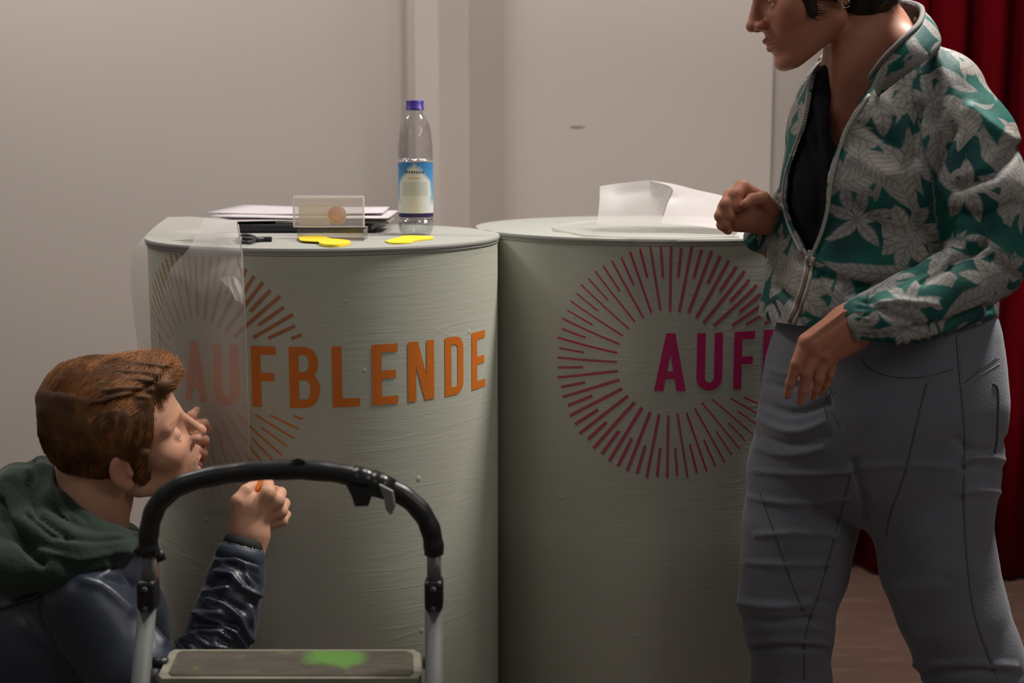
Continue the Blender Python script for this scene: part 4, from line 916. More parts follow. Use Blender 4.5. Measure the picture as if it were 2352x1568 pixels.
j_lfor = Wf([(2262, 605, 1.93, 92), (2180, 670, 1.90, 88), (2090, 710, 1.88, 84), (2020, 735, 1.87, 70), (1975, 745, 1.868, 56)])
j_rfor = Wf([(1905, 560, 2.25, 80), (1830, 505, 2.15, 62), (1790, 490, 2.13, 50)]); j_rf2 = Wf([(1860, 560, 2.2, 60), (1745, 545, 2.14, 34)])
j_rarm = Wf([(1910, 230, 2.22, 70), (1920, 420, 2.28, 66), (1905, 560, 2.26, 66)])
def j_bones(P):
    a = schain(P, w_tors, .03); a = smin(a, chain(P, j_sh, .03), .04)
    b = chain(P, j_larm, .03); c = chain(P, j_lfor, .02); d = smin(chain(P, j_rfor, .02), chain(P, j_rf2, .02), .02); d = smin(d, chain(P, j_rarm, .02), .02)
    return a, b, c, d
def j_f(P):
    a, b, c, d = j_bones(P); D = smin(smin(a, b, .035), smin(c, d, .01), .014); D = smin(D, cap(P, W(2285, 335, 1.99), W(2331, 318, 1.99), M(34, 2), M(7, 2)), .012)
    X, Y = PX(P)
    D = smax(D, (Y - np.interp(X, [p[0] for p in HEM], [p[1] for p in HEM])).astype(np.float32) / 1500, .008)
    op = polydist(X, Y, OPEN) / 1500; op = np.maximum(op, (P[:, 1] - 2.14) * 1.0).astype(np.float32)
    D = smax(D, -op, .004)
    # neck opening at the back and cuff openings
    D = smax(D, -cap(P, W(2010, 60, 2.12), W(1990, 190, 2.12), M(82, 2.1), M(74, 2.1)), .01)
    D = smax(D, -cap(P, W(1920, 770, 1.868), W(1968, 748, 1.868), M(44, 1.87), M(40, 1.87)), .005)

    return D
def clothuv(V):
    a, b, c, d = j_bones(V); uv = np.zeros((len(V), 3), np.float32)
    ang = np.arctan2(V[:, 0] - W(2005, 500, 2.1)[0], -(V[:, 1] - 2.12)); uv[:, 0] = ang * .145; uv[:, 1] = V[:, 2]
    k = np.argmin(np.stack([a, b, c, d]), 0)
    for i, (p, q, off) in {1: (W(2170, 200, 2.02), W(2266, 600, 1.93), 3.), 2: (W(2280, 600, 1.93), W(1975, 745, 1.87), 6.), 3: (W(1905, 560, 2.25), W(1790, 490, 2.13), 9.)}.items():
        mk = k == i; ax = (q - p) / np.linalg.norm(q - p); f = np.cross(ax, [1, 0, 0] if i == 1 else [0, 0, 1]); f /= np.linalg.norm(f); g = np.cross(ax, f); r = V[mk] - p
        uv[mk, 0] = off + np.arctan2(r @ f, r @ g) * .065 ; uv[mk, 1] = r @ ax + off
    return {'clothuv': ('FLOAT_VECTOR', uv)}
JC = [([(2185, 300), (2130, 420), (2110, 520)], -.010, 16), ([(2110, 250), (2090, 380), (2110, 520), (2180, 600)], -.008, 12), ([(2120, 640), (2200, 590), (2260, 560)], -.012, 10),
      ([(1950, 668), (2060, 645), (2150, 600)], -.010, 12), ([(2340, 330), (2290, 300), (2230, 250)], .006, 14), ([(2340, 335), (2280, 400), (2200, 430)], -.010, 12),
      ([(2330, 470), (2260, 500), (2190, 490)], -.008, 12), ([(2200, 560), (2290, 600), (2340, 640)], -.006, 12), ([(1990, 690), (2040, 720), (2100, 740)], -.005, 9), ([(2000, 700), (2060, 690), (2150, 700)], .004, 9),
      ([(2150, 120), (2190, 220), (2160, 300)], .004, 16), ([(1840, 600), (1900, 640), (1990, 660)], -.006, 12), ([(1780, 660), (1830, 700), (1850, 760)], -.006, 10), ([(1880, 640), (1900, 720), (1895, 790)], -.006, 12),
      ([(1770, 720), (1800, 760)], .005, 12), ([(2080, 760), (2180, 740), (2270, 705)], -.007, 8), ([(2060, 785), (2160, 760), (2270, 722)], .004, 8), ([(1960, 470), (2020, 520), (2080, 540)], -.005, 14),
      ([(1960, 360), (2030, 400), (2100, 400)], .004, 18), ([(1985, 290), (2050, 330), (2100, 360)], -.004, 14), ([(1860, 610), (1835, 700), (1805, 790)], -.003, 10)] + \
     [([(x, 770 - .0 * x), (x + 6, 800)], -.003, 5) for x in range(1800, 2060, 26)] + [([(x, 790 - (x - 2060) * .22), (x + 4, 820 - (x - 2060) * .22)], -.003, 5) for x in range(2070, 2280, 24)] + \
     [([(1968 + k * 2, 690 + k * 16), (1990 + k * 2, 692 + k * 16)], -.003, 5) for k in range(7)] + [([(1735, 560), (1770, 540), (1800, 545)], -.005, 7), ([(1720, 548), (1750, 520)], -.004, 6), ([(1770, 450), (1800, 470)], -.004, 6)]
jk, JV, JQ = plain('jacket', j_f, (.24, 1.74, .90), (.92, 2.42, 1.47), .0033, mleaf, woman, JC, (.003, 28, 3), clothuv)
jb = mkbvh(JV, JQ)
# collar: outer print + dark lining
CT = [(1998, 178, 1.995), (2030, 135, 1.965), (2072, 92, 1.955), (2112, 52, 1.985), (2116, 18, 2.06), (2080, 6, 2.14), (2035, 14, 2.20), (1960, 60, 2.23), (1905, 112, 2.22), (1884, 140, 2.18)]
CB = [(2016, 222, 1.985), (2070, 180, 1.955), (2126, 140, 1.945), (2160, 105, 1.99), (2155, 80, 2.07), (2100, 75, 2.16), (2040, 90, 2.22), (1960, 140, 2.25), (1900, 190, 2.23), (1874, 215, 2.17)]
T_ = catmull([W(*p) for p in CT], 6); B_ = catmull([W(*p) for p in CB], 6)
cen = sum(B_) / len(B_)
def band(T1, B1, off, bulge):
    G = []
    for tp, bp2 in zip(T1, B1):
        row = []
        for k in range(7):
            s = k / 6; p = bp2 * (1 - s) + tp * s; d = p - cen; d[2] = 0; d /= np.linalg.norm(d) + 1e-9; row.append(p + d * (off + bulge * math.sin(s * math.pi)))
        G.append(row)
    return gridm(G)
V, F = band(T_, B_, .0, .006); uvs = np.array([[(i // 7) * .009 + 12, (i % 7) * .011, 0] for i in range(len(V))], np.float32)
co = quadmesh('collar', np.array(V, np.float32), np.array(F), mleaf, woman, attrs={'clothuv': ('FLOAT_VECTOR', uvs)}); solidify(co, .0025, 1)
mlin = mat('lining_charcoal_knit', (.040, .036, .036), .85, noise=.4, nscale=120, bump=.3, bscale=300)
V, F = band(T_, B_, -.0055, .005); cl = pymesh('collar_lining', V, F, mlin, woman); solidify(cl, .003, 0)
V, F = tube([t_ - np.array([0, 0, 0]) for t_ in T_], .0042, 8); pymesh('collar_edge', V, F, mat('collar_edge_grey', (.13, .125, .12), .8), woman)
V, F = tube(catmull([W(2066, 52, 2.165), W(2072, 36, 2.16), W(2090, 28, 2.15), W(2106, 34, 2.13), W(2104, 48, 2.12)], 5), .0052, 8, sx=.6); pymesh('hanger_loop', V, F, mat('cream_loop', (.72, .66, .55), .7), woman)
# dark top inside the opening
msh = mat('top_black', (.009, .0085, .010), .9, spec=.08, noise=.4, nscale=60, bump=.2, bscale=90)
SK_ = [(1890, 100), (1909, 180), (1905, 260), (1906, 310), (1924, 345), (1950, 318), (2000, 240), (2030, 170), (2050, 60)]
w_top = [(2000, 235, 2.115, 140, .098), (1990, 330, 2.105, 160, .122), (1990, 450, 2.10, 172, .132), (1995, 600, 2.10, 182, .130), (2010, 760, 2.10, 205, .125)]
def top_f(P):
    d = smin(schain(P, w_top, .03), chain(P, [(a, r * .9) for a, r in j_sh], .03), .03); X, Y = PX(P); op = (polydist(X, Y, SK_) / 1500).astype(np.float32); d = smax(d, -np.maximum(op, P[:, 1] - 2.12), .004)
    d = smax(d, -cap(P, W(1990, 0, 2.12), W(1985, 160, 2.12), M(88, 2.1), M(80, 2.1)), .006)
    return d
plain('top', top_f, (.28, 1.92, .95), (.74, 2.30, 1.44), .0045, msh, woman, [([(1880, 200), (1890, 300), (1905, 370)], .004, 8), ([(1850, 330), (1880, 420), (1880, 520)], -.004, 10), ([(1870, 260), (1878, 340)], -.003, 7), ([(1830, 420), (1850, 500)], .003, 9)])
# zip: tapes, teeth and slider
mtz = mat('zip_tape_cream', (.38, .34, .30), .6); mbr = mat('zip_brown', (.13, .09, .055), .5); mmt = mat('zip_metal', (.55, .52, .48), .3, .9)
def ribbon(bvh, pts, wpx, lift, th, m, name, parent, n=8):
    c = drape(bvh, pts, lift, n)
    if len(c) < 3: return None
    V, F = tube(c, wpx, 8, sx=1); o = pymesh(name, V, F, m, parent); return o
ZP = [(1862, 590), (1853, 640), (1838, 690), (1815, 745), (1806, 795)]
for dx, m_, r_ in ((-7, mtz, .0030), (7, mtz, .0030), (0, mbr, .0028)): ribbon(jb, [(x + dx, y) for x, y in ZP], r_, .001 if m_ is mtz else .002, 0, m_, 'zip_tape' if m_ is mtz else 'zip_teeth', woman)
ZR = [(1866, 575), (1884, 530), (1897, 480), (1908, 400), (1939, 302), (1991, 217)]; ZLf = [(1846, 580), (1818, 525), (1803, 462), (1811, 392), (1846, 290), (1863, 195)]
for zz, nm in ((ZR, 1), (ZLf, -1)):
    pts = drape(jb, [(x + 5 * nm, y) for x, y in zz], .002, 8)
    if len(pts) > 3:
        V, F = tube(pts, .0022, 8); pymesh('zip_tape', V, F, mtz if nm > 0 else mat('zip_tape_grey', (.3, .3, .29), .6), woman)
        tp = []; P_ = catmull(pts[::3], 6)
        for i in range(0, len(P_) - 1, 1):
            q = P_[i] - np.array([.0025 * nm, .0012, 0]); tp.append(boxm(q, (.0035, .002, .0014)))
        V, F = merge(tp); pymesh('zip_teeth', V, F, mmt, woman, False)
q = drape(jb, [(1862, 585), (1861, 592), (1860, 600)], .004, 3)
if q: V, F = merge([boxm(q[0] + np.array([0, -.002, .002]), (.010, .005, .010), .0015), boxm(q[0] + np.array([0, -.004, -.008]), (.005, .002, .014), .0008)]); pymesh('zip_slider', V, F, mmt, woman, False)
# jeans
mje = mat('denim_grey', (.120, .125, .155), .8, noise=.25, nscale=10, bump=.18, bscale=260, sheen=.2, detail=8)
j1 = [(2035, 690, 2.10, 222, .12), (2035, 770, 2.10, 240, .125), (2032, 830, 2.10, 258, .135), (2030, 910, 2.10, 270, .15), (2018, 990, 2.10, 280, .15)]
jl = Wf([(1862, 960, 2.12, 118), (1850, 1080, 2.12, 130), (1840, 1200, 2.12, 130), (1826, 1300, 2.12, 122), (1806, 1385, 2.115, 109), (1812, 1450, 2.12, 99), (1817, 1568, 2.13, 89), (1826, 1800, 2.16, 72), (1830, 1960, 2.17, 66)])
jr = Wf([(2160, 960, 2.07, 138), (2148, 1100, 2.05, 139), (2139, 1200, 2.04, 132), (2154, 1300, 2.03, 131), (2184, 1400, 2.025, 123), (2222, 1500, 2.03, 121), (2264, 1568, 2.04, 112), (2370, 1800, 2.06, 85), (2425, 1945, 2.06, 74)])
def je_f(P):
    d = smin(schain(P, j1, .03), chain(P, jr, .02), .03); d = smin(d, chain(P, jl, .02), .007)
    X, Y = PX(P); d = smax(d, (715 - Y).astype(np.float32) / 1500, .004); return d
def zig(x0, x1, y, s, n=5): return [(x0 + (x1 - x0) * i / n, y + s * math.sin(i / n * math.pi)) for i in range(n + 1)]
JEC = [(zig(1735, 1955, 1082, 6), .005, 6), (zig(1722, 1945, 1142, 14), .005, 6), (zig(1735, 1925, 1228, -4), .004, 6), (zig(1715, 1905, 1292, 4), .004, 6), (zig(1700, 1860, 1385, 8), .006, 9), (zig(1705, 1860, 1420, 10), -.007, 9), (zig(1725, 1900, 1492, -6), -.006, 7), (zig(1725, 1900, 1478, -8), .005, 6),
       (zig(1752, 1900, 925, 24), -.006, 8), (zig(1745, 1900, 965, 26), .005, 8), (zig(1742, 1900, 1000, 22), -.005, 8), (zig(1740, 1890, 1030, 14), .004, 7), (zig(1765, 1850, 880, 10), -.005, 7), (zig(1775, 1850, 850, 8), .004, 7),
       (zig(2200, 2310, 1010, 30), -.005, 10), (zig(2215, 2300, 1055, -8), .006, 8), (zig(2215, 2295, 1075, -8), -.006, 8), (zig(2210, 2290, 1130, -4), .005, 8), (zig(1970, 2200, 1075, -8), .003, 8), (zig(2080, 2330, 1530, -8), .005, 8), (zig(2100, 2340, 1550, -10), -.006, 8), (zig(2060, 2180, 1330, -10), -.002, 10),
       ([(1960, 1060), (1985, 1150), (1992, 1190)], -.006, 8), ([(1893, 880), (1905, 930), (1925, 980)], -.004, 8), (zig(1880, 1910, 1380, 4), -.004, 8), (zig(1870, 1910, 1440, 4), .004, 7), ([(1850, 1350), (1870, 1300), (1925, 1210)], .003, 10)]
je, EV, EQ = plain('jeans', je_f, (.28, 1.84, .06), (1.02, 2.34, 1.05), .0042, mje, woman, JEC, (.0015, 22, 8))
eb = mkbvh(EV, EQ)
mth = mat('seam_thread_dark', (.06, .06, .074), .8); mtl = mat('seam_thread_light', (.20, .20, .22), .8)
def seam(pts, m=mth, r=.0008, dx=0): ribbon(eb, [(x + dx, y) for x, y in pts], r, .0003, 0, m, 'seam', je, 8)
SM = [[(2196, 775), (2205, 880), (2215, 1000), (2213, 1150), (2222, 1300), (2240, 1420), (2290, 1560)], [(2128, 880), (2108, 960), (2080, 1080), (2045, 1180), (2035, 1230)], [(1976, 818), (1995, 845), (2050, 865), (2120, 866), (2190, 848)],
      [(1745, 1130), (1775, 1215), (1815, 1330), (1850, 1415)], [(1955, 1085), (1925, 1200), (1885, 1350), (1852, 1450), (1846, 1560)], [(1895, 870), (1908, 900), (1893, 925), (1900, 960)], [(2215, 880), (2250, 850), (2290, 820)]]
for s_ in SM: seam(s_); seam(s_, mtl, .0005, 6)
seam([(2200, 890), (2250, 862), (2296, 835)], mtl, .0006)
# back pocket
V, F = tube(drape(eb, [(2280, 880), (2292, 900), (2290, 1000), (2285, 1040)], .001, 5) or [W(2285, 900, 2.1), W(2285, 1000, 2.1)], .002, 6); pymesh('pocket_edge', V, F, mth, je)
# shoes (below the frame)
msho = mat('shoe_dark', (.03, .03, .035), .6)
for (px_, py_, Y) in ((1830, 2005, 2.17), (2436, 1985, 2.06)):
    q = W(px_, py_, Y)
    def sf(P, q=q): return smax(smin(ell(P, (q[0] - .07, q[1] - .05, .045), (.095, .05, .05)), ell(P, (q[0], q[1], .06), (.055, .045, .06)), .03), .004 - P[:, 2], .004)
    plain('shoe', sf, (q[0] - .2, q[1] - .14, -.01), (q[0] + .1, q[1] + .1, .15), .006, msho, woman)
# ================================================================== MAN
HM = Head(W(283, 1022, 1.95), (math.cos(.24), math.sin(.24), 0), math.radians(14), math.radians(20), .95)
mfem = Wf
m_neck = Wf([(235, 1060, 1.95, 92), (195, 1160, 1.95, 98), (165, 1260, 1.95, 110)])
m_torso = [(120, 1290, 1.95, 190, .10), (90, 1450, 1.95, 240, .13), (60, 1750, 1.95, 230, .13), (60, 2050, 1.96, 225, .13)]
m_rarm = Wf([(195, 1390, 1.82, 75), (330, 1545, 1.80, 68), (425, 1640, 1.82, 60), (500, 1480, 1.86, 55), (545, 1330, 1.91, 44), (572, 1250, 1.935, 40)])
m_larm = Wf([(150, 1330, 2.06, 70), (165, 1240, 2.20, 52), (185, 1205, 2.27, 44), (300, 1110, 2.15, 40), (385, 1050, 2.05, 33), (412, 1030, 2.035, 31)])
m_leg1 = Wf([(90, 2080, 1.92, 125), (330, 2230, 1.82, 105), (130, 2440, 1.88, 75), (-60, 2400, 1.92, 55)])
m_leg2 = Wf([(40, 2080, 2.02, 125), (250, 2180, 2.12, 105), (230, 2460, 2.12, 70), (200, 2500, 2.12, 60)])
def m_body(P):
    d = schain(P, m_torso, .03); d = smin(d, chain(P, m_neck, .02), .03)
    for c_ in (m_rarm, m_larm, m_leg1, m_leg2): d = smin(d, chain(P, c_, .02), .03)
    return smin(d, HM.sdf(P), .015)
def m_headf(P):
    d = smin(chain(P, m_neck, .02), HM.sdf(P), .016); return smin(d, schain(P, m_torso[:2], .03), .03)
def m_rhand(P):
    d = schain(P, [(570, 1262, 1.935, 41, .021), (578, 1225, 1.94, 43, .022)], .01); K = .0045
    d = smin(d, cap(P, W(574, 1222, 1.945), W(588, 1170, 1.955), M(42, 1.95), M(47, 1.95)), .012)
    d = smin(d, cap(P, W(560, 1200, 1.945), W(566, 1160, 1.95), M(30, 1.95), M(30, 1.95)), .012)
    d = smin(d, fing(P, [(552, 1190, 1.94, 22), (547, 1150, 1.935, 17), (565, 1126, 1.945, 14), (588, 1110, 1.965, 12)]), K)           # thumb
    d = smin(d, fing(P, [(598, 1165, 1.945, 23), (616, 1132, 1.940, 18), (614, 1112, 1.965, 15), (600, 1102, 1.985, 12)]), K)           # index
    d = smin(d, fing(P, [(610, 1168, 1.95, 22), (638, 1148, 1.948, 16.5), (644, 1132, 1.975, 14), (628, 1124, 1.992, 11)]), K)
    d = smin(d, fing(P, [(616, 1182, 1.955, 20), (646, 1172, 1.955, 14.5), (654, 1156, 1.980, 12.5), (638, 1148, 1.996, 10)]), K)
    d = smin(d, fing(P, [(616, 1200, 1.96, 18), (648, 1196, 1.962, 12.5), (657, 1182, 1.982, 11), (644, 1172, 1.996, 9)]), K)
    for x, y, z in ((612, 1142, 1.928), (634, 1157, 1.936), (645, 1178, 1.944)): d = smin(d, np.sqrt(((P - W(x, y, z + .008).astype(np.float32)) ** 2).sum(1)) - M(7, 1.95), .010)
    return d
def m_lhand(P):
    d = chain(P, Wf([(392, 1045, 2.045, 32), (418, 1025, 2.035, 36), (428, 1000, 2.04, 34)]), .012); K = .004
    d = smin(d, fing(P, [(425, 1000, 2.04, 16), (452, 975, 2.035, 12.5), (468, 972, 2.045, 11), (477, 985, 2.055, 9)]), K)
    d = smin(d, fing(P, [(430, 1020, 2.04, 16), (455, 1005, 2.030, 12.5), (470, 1010, 2.040, 11), (474, 1022, 2.052, 9)]), K)
    d = smin(d, fing(P, [(430, 1040, 2.04, 15), (452, 1034, 2.030, 12), (466, 1040, 2.042, 10.5), (468, 1052, 2.054, 8.5)]), K)
    d = smin(d, fing(P, [(425, 1060, 2.04, 14), (446, 1060, 2.032, 10.5), (456, 1068, 2.042, 9), (456, 1080, 2.052, 7.5)]), K)
    d = smin(d, fing(P, [(405, 1020, 2.04, 16), (418, 985, 2.02, 13), (440, 955, 2.03, 11.5), (452, 942, 2.045, 9)]), K)
    return d
V, Q = surfnet(m_body, (-1.05, 1.62, -.02), (-.22, 2.22, 1.0), .007)
X_, Y_ = PX(V); keep = ~((Y_ < 1262) & (X_ < 430)) & (np.linalg.norm(V - W(572, 1250, 1.935), axis=1) > .02) & (np.linalg.norm(V - W(412, 1040, 2.03), axis=1) > .035)
parts = [(V, Q[keep[Q].all(1)])]
lo, hi = bbox([W(60, 780, 1.85), W(480, 1280, 2.06)], 0.01); lo[1] -= .03; hi[1] += .03; parts.append(surfnet(m_headf, lo, hi, .0019))
lo, hi = bbox([W(520, 1285, 1.90), W(670, 1095, 2.0)], .006); parts.append(surfnet(m_rhand, lo, hi, .0015))
lo, hi = bbox([W(375, 1130, 2.0), W(485, 925, 2.07)], .006); parts.append(surfnet(m_lhand, lo, hi, .0018))
V, Q = join_meshes(parts)
tint = skin_tint(HM.loc(V), (.60, .34, .225), (.48, .12, .10), (.60, .26, .18), (.22, .10, .045), .8)
man = quadmesh('person', V, Q, skin_mat('skin_man', .48), None, attrs={'tint': ('FLOAT_COLOR', np.c_[tint, np.ones(len(V))])})
tag(man, 'crouching person with reddish-brown hair, navy jacket and green hood, working at the orange lettering', 'person')
eyes(HM, man, (.04, .05, .06))
# hair
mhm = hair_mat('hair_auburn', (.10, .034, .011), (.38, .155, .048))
def m_hairf(P):
    Qh = HM.loc(P); A = Qh.copy(); A[:, 1] = np.abs(A[:, 1])
    d = ell(Qh, (-.011, 0, .052), (.097, .083, .091))
    top = ell(Qh, (.030, .010, .096), (.072, .062, .036)); top = smin(top, ell(Qh, (.080, .004, .098), (.026, .042, .020)), .02); top = smin(top, ell(Qh, (-.04, 0, .10), (.06, .06, .045)), .02)
    d = smin(d, top, .014)
    # parting groove on the near (right) side
    d = smax(d, -cap(Qh, (.085, -.050, .098), (-.02, -.066, .112), .005, .003), .006)
    d = d + .0016 * np.sin(Qh[:, 1] * 130 + Qh[:, 0] * 60 + 2 * np.sin(Qh[:, 2] * 50)) * np.sin(Qh[:, 0] * 45 + Qh[:, 2] * 30)
    face = Qh[:, 0] - (.037 + .40 * np.minimum(Qh[:, 2], .082) + np.maximum(Qh[:, 2] - .082, 0) * 5); d = smax(d, face, .006)
    low_ = -(Qh[:, 2] + np.where(Qh[:, 0] < -.01, .042 - (Qh[:, 0] + .01) * .55, .012)); d = smax(d, low_, .008)
    d = smax(d, -ell(A, (-.004, .088, .000), (.020, .024, .030)), .005)
    d = smin(d, cap(A, (.030, .066, .02), (.024, .067, -.026), .011, .006), .006)
    return d * HM.k
c_ = HM.wld((0, 0, .05)); HCR = [([(392, 842), (360, 872), (325, 898), (285, 918), (245, 932), (215, 936)], -.0075, 6)]
for i in range(16):
    x0 = 130 + i * 15; y0 = 955 + 20 * math.sin(i * 1.7); HCR.append(([(x0, y0), (x0 - 8, y0 + 45), (x0 - 6 + 8 * math.sin(i), y0 + 95)], (.0012 if i % 2 else -.0012), 5))
for i in range(10):
    y0 = 822 + i * 9; HCR.append(([(200 + i * 6, y0 + 12), (270, y0 - 2 + i), (340 - i * 4, y0 + 4), (385 - i * 5, y0 + 10)], (.0016 if i % 2 else -.0014), 4))
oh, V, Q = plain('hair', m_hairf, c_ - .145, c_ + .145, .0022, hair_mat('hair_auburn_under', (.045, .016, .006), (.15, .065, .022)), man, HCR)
N = vnormals(V, Q); L_ = HM.loc(V); ix = rng.integers(0, len(V), 30000); Lx = L_[ix]; up = Lx[:, 2] > .085
loc_dir = np.where(up[:, None], np.stack([.75 + 0 * Lx[:, 0], .55 + 0 * Lx[:, 0], .15 + 0 * Lx[:, 0]], 1), np.stack([-.55 + 0 * Lx[:, 0], 0 * Lx[:, 0], -.85 + 0 * Lx[:, 0]], 1))
dirs = loc_dir @ HM.R.T + N[ix] * np.where(up, .24, .10)[:, None] + rng.normal(size=(len(ix), 3)) * .10
lens = np.where(up, rng.uniform(.015, .035, len(ix)), rng.uniform(.012, .024, len(ix)))
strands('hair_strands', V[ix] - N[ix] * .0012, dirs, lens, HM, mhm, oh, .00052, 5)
# orange tool in the working hand
tp = empty('orange_scraper', W(594, 1122, 1.955), 'orange scraper pinched between thumb and forefinger of the crouching person', 'scraper')
V, F = tube([W(583, 1140, 1.948), W(592, 1122, 1.955), W(603, 1100, 1.965), W(612, 1082, 1.975)], [.0045, .005, .0045, .004], 10, sx=1.3); pymesh('grip', V, F, mat('orange_plastic', (.70, .16, .01), .4), tp)
V, F = boxm(W(618, 1072, 1.985), (.012, .002, .014), .0005); pymesh('blade', V, F, bpy.data.materials['steel'], tp)
# hooded sweatshirt
mho = mat('hoodie_green', (.010, .024, .015), .9, noise=.35, nscale=60, bump=.3, bscale=160, sheen=.1)
hA = Wf([(90, 1085, 2.02, 34), (92, 1110, 1.93, 44), (120, 1165, 1.865, 42), (190, 1215, 1.845, 36), (262, 1236, 1.86, 30), (312, 1238, 1.90, 22)])
hB = Wf([(40, 1110, 2.02, 52), (30, 1150, 1.90, 60), (75, 1220, 1.82, 56), (170, 1262, 1.80, 46), (262, 1258, 1.83, 34), (306, 1252, 1.87, 22)])
hC = Wf([(-40, 1170, 2.02, 70), (-40, 1230, 1.86, 76), (30, 1300, 1.79, 64), (130, 1310, 1.785, 46), (230, 1290, 1.81, 32)])
hD = Wf([(95, 1090, 2.02, 40), (180, 1180, 2.07, 40), (290, 1235, 2.02, 30), (312, 1240, 1.92, 24)])
def ho_f(P):
    d = smin(chain(P, hA, .012), chain(P, hB, .012), .006); d = smin(d, chain(P, hC, .012), .008); d = smin(d, chain(P, hD, .012), .01)
    d = smin(d, schain(P, [(110, 1270, 1.95, 150, .10), (100, 1400, 1.95, 190, .12)], .02), .01)
    return smax(d, -chain(P, [(a, r * .93) for a, r in m_neck[:2]], .02), .006)
HC = [([(75, 1050), (70, 1110), (90, 1180), (150, 1225)], -.010, 9), ([(120, 1060), (118, 1130), (150, 1190)], .006, 8), ([(95, 1290), (50, 1240), (10, 1190), (0, 1150)], -.012, 10), ([(60, 1180), (120, 1230), (220, 1240), (310, 1232)], -.006, 7), ([(90, 1265), (180, 1285), (300, 1262)], .004, 8), ([(20, 1100), (60, 1140)], -.005, 10), ([(130, 1110), (150, 1150), (200, 1195)], -.004, 7)]
plain('hooded_sweatshirt', ho_f, (-1.0, 1.68, .42), (-.46, 2.16, .83), .0036, mho, man, HC, (.0018, 35, 4))
# navy jacket
mna = mat('jacket_navy', (.013, .020, .037), .40, noise=.3, nscale=18, bump=.25, bscale=30, spec=.6, sheen=.1)
n_t = [(105, 1320, 1.95, 205, .13), (105, 1400, 1.95, 250, .15), (112, 1480, 1.95, 278, .165), (118, 1600, 1.95, 280, .165), (90, 1850, 1.95, 265, .16), (80, 2050, 1.96, 250, .155)]
n_ra = Wf([(195, 1375, 1.81, 100), (310, 1540, 1.79, 96), (425, 1650, 1.81, 90)]); n_rf = Wf([(432, 1650, 1.815, 90), (488, 1510, 1.855, 80), (516, 1420, 1.88, 72), (538, 1345, 1.905, 63), (552, 1272, 1.928, 57)])
n_la = Wf([(160, 1330, 2.07, 92), (165, 1240, 2.20, 70), (185, 1205, 2.27, 60), (290, 1118, 2.16, 50), (355, 1068, 2.085, 42)])
def na_f(P):
    d = smin(schain(P, n_t, .03), chain(P, n_ra, .02), .03); d = smin(d, chain(P, n_la, .02), .02); d = smin(d, chain(P, n_rf, .02), .012)
    d = smax(d, -cap(P, W(552, 1280, 1.93), W(566, 1225, 1.94), M(49, 1.93), M(50, 1.93)), .004)
    X, Y = PX(P)
    ed = np.interp(X, [-200, 0, 100, 200, 290, 340], [1280, 1300, 1300, 1272, 1255, 1225]); near = (P[:, 0] < W(350, 1300, 1.9)[0])
    d = np.where(near, smax(d, (ed - Y).astype(np.float32) / 1650, .01), d).astype(np.float32)
    pl = np.array(W(552, 1250, 1.925)) ; nrm = np.array(W(574, 1190, 1.945)) - np.array(W(548, 1300, 1.92)); nrm = (nrm / np.linalg.norm(nrm)).astype(np.float32)
    cut = (P - pl.astype(np.float32)) @ nrm; cut = np.where(P[:, 0] > W(470, 1300, 1.93)[0], cut, -1).astype(np.float32)
    return smax(d, cut, .003)
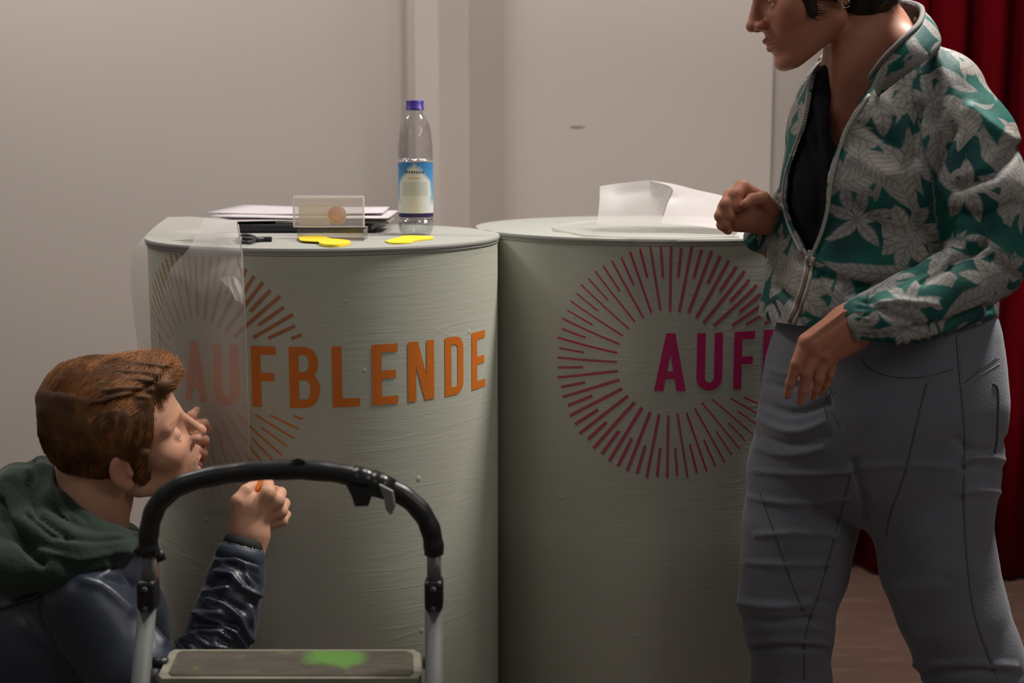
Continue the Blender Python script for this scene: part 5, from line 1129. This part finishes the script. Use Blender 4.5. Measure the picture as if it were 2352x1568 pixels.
NC = [([(498, 1288), (540, 1285), (590, 1305)], .005, 5), ([(500, 1315), (530, 1318), (555, 1350), (588, 1370)], .009, 6), ([(560, 1300), (575, 1340), (592, 1368)], .006, 5), ([(470, 1362), (520, 1350)], .007, 6), ([(478, 1378), (515, 1385), (550, 1420), (570, 1470)], .008, 6), ([(452, 1408), (505, 1408)], .008, 6),
      ([(455, 1412), (500, 1430), (540, 1452), (560, 1490)], .008, 5), ([(420, 1470), (460, 1450), (500, 1448), (530, 1470)], .007, 5), ([(445, 1458), (480, 1485), (520, 1490)], .006, 5), ([(575, 1395), (578, 1440), (565, 1480)], .006, 5), ([(480, 1340), (520, 1330)], -.008, 8), ([(500, 1370), (560, 1400)], -.007, 8), ([(450, 1435), (540, 1435)], -.007, 7),
      ([(0, 1395), (80, 1372), (160, 1320), (240, 1275)], .003, 5), ([(120, 1305), (190, 1310), (260, 1295)], -.005, 10), ([(230, 1262), (262, 1275), (250, 1300)], .005, 8), ([(250, 1330), (310, 1345), (330, 1400)], -.006, 12), ([(190, 1330), (240, 1345), (300, 1400)], .005, 12), ([(340, 1420), (380, 1470)], .005, 10), ([(60, 1440), (140, 1500), (200, 1568)], .004, 18),
      ([(410, 1475), (425, 1500)], .006, 6), ([(432, 1478), (450, 1500)], .006, 5), ([(488, 1455), (500, 1500)], .005, 4), ([(520, 1290), (560, 1310), (595, 1340)], -.004, 5)]
jn, NV, NQ = plain('jacket', na_f, (-1.10, 1.62, .10), (-.30, 2.22, .86), .0040, mna, man, NC, (.0016, 30, 9))
# black inner cuff and navy cuff band
mcf = mat('cuff_black', (.006, .006, .007), .8); mcb = mat('cuff_band_navy', (.030, .040, .062), .5, bump=.1, bscale=80)
def ringband(pts, rs, m, nm, sx=1.0):
    V, F = tube([W(*p) for p in pts], [M(r, 1.93) for r in rs], 28, True, sx); pymesh(nm, V, F, m, man)
ringband([(556, 1262, 1.928), (560, 1250, 1.931), (563, 1240, 1.934)], (50, 49, 46), mcf, 'inner_cuff')
ringband([(545, 1305, 1.915), (547, 1300, 1.917), (555, 1263, 1.925), (556, 1259, 1.926)], (57, 61, 58, 52), mcb, 'cuff_band')
# shoulder seam and zip of the jacket
nb_ = mkbvh(NV, NQ)
V, F = tube(drape(nb_, [(2, 1398), (80, 1374), (150, 1330), (220, 1282), (280, 1262)], .0005, 6), .0016, 8); pymesh('collar_seam', V, F, mat('navy_piping', (.012, .015, .025), .5), man)
# trousers and shoes (mostly below the frame)
mtr = mat('trousers_dark', (.03, .032, .04), .8, noise=.2)
def tr_f(P):
    d = smin(chain(P, [(a, r + .018) for a, r in m_leg1], .02), chain(P, [(a, r + .018) for a, r in m_leg2], .02), .02); d = smin(d, schain(P, [(60, 2000, 1.96, 240, .14), (60, 2100, 1.97, 245, .15)], .02), .03); return smax(d, .006 - P[:, 2], .004)
plain('trousers', tr_f, (-1.1, 1.6, -.01), (-.3, 2.3, .48), .007, mtr, man)
for (px_, py_, Y) in ((-80, 2420, 1.93), (215, 2520, 2.12)):
    q = W(px_, py_, Y); q[2] = .05
    def sf(P, q=q): return smax(smin(ell(P, (q[0] + .04, q[1], .045), (.11, .048, .045)), ell(P, (q[0] - .02, q[1], .06), (.05, .045, .055)), .03), .004 - P[:, 2], .004)
    plain('shoe', sf, (q[0] - .16, q[1] - .1, -.01), (q[0] + .2, q[1] + .1, .15), .006, msho, man)
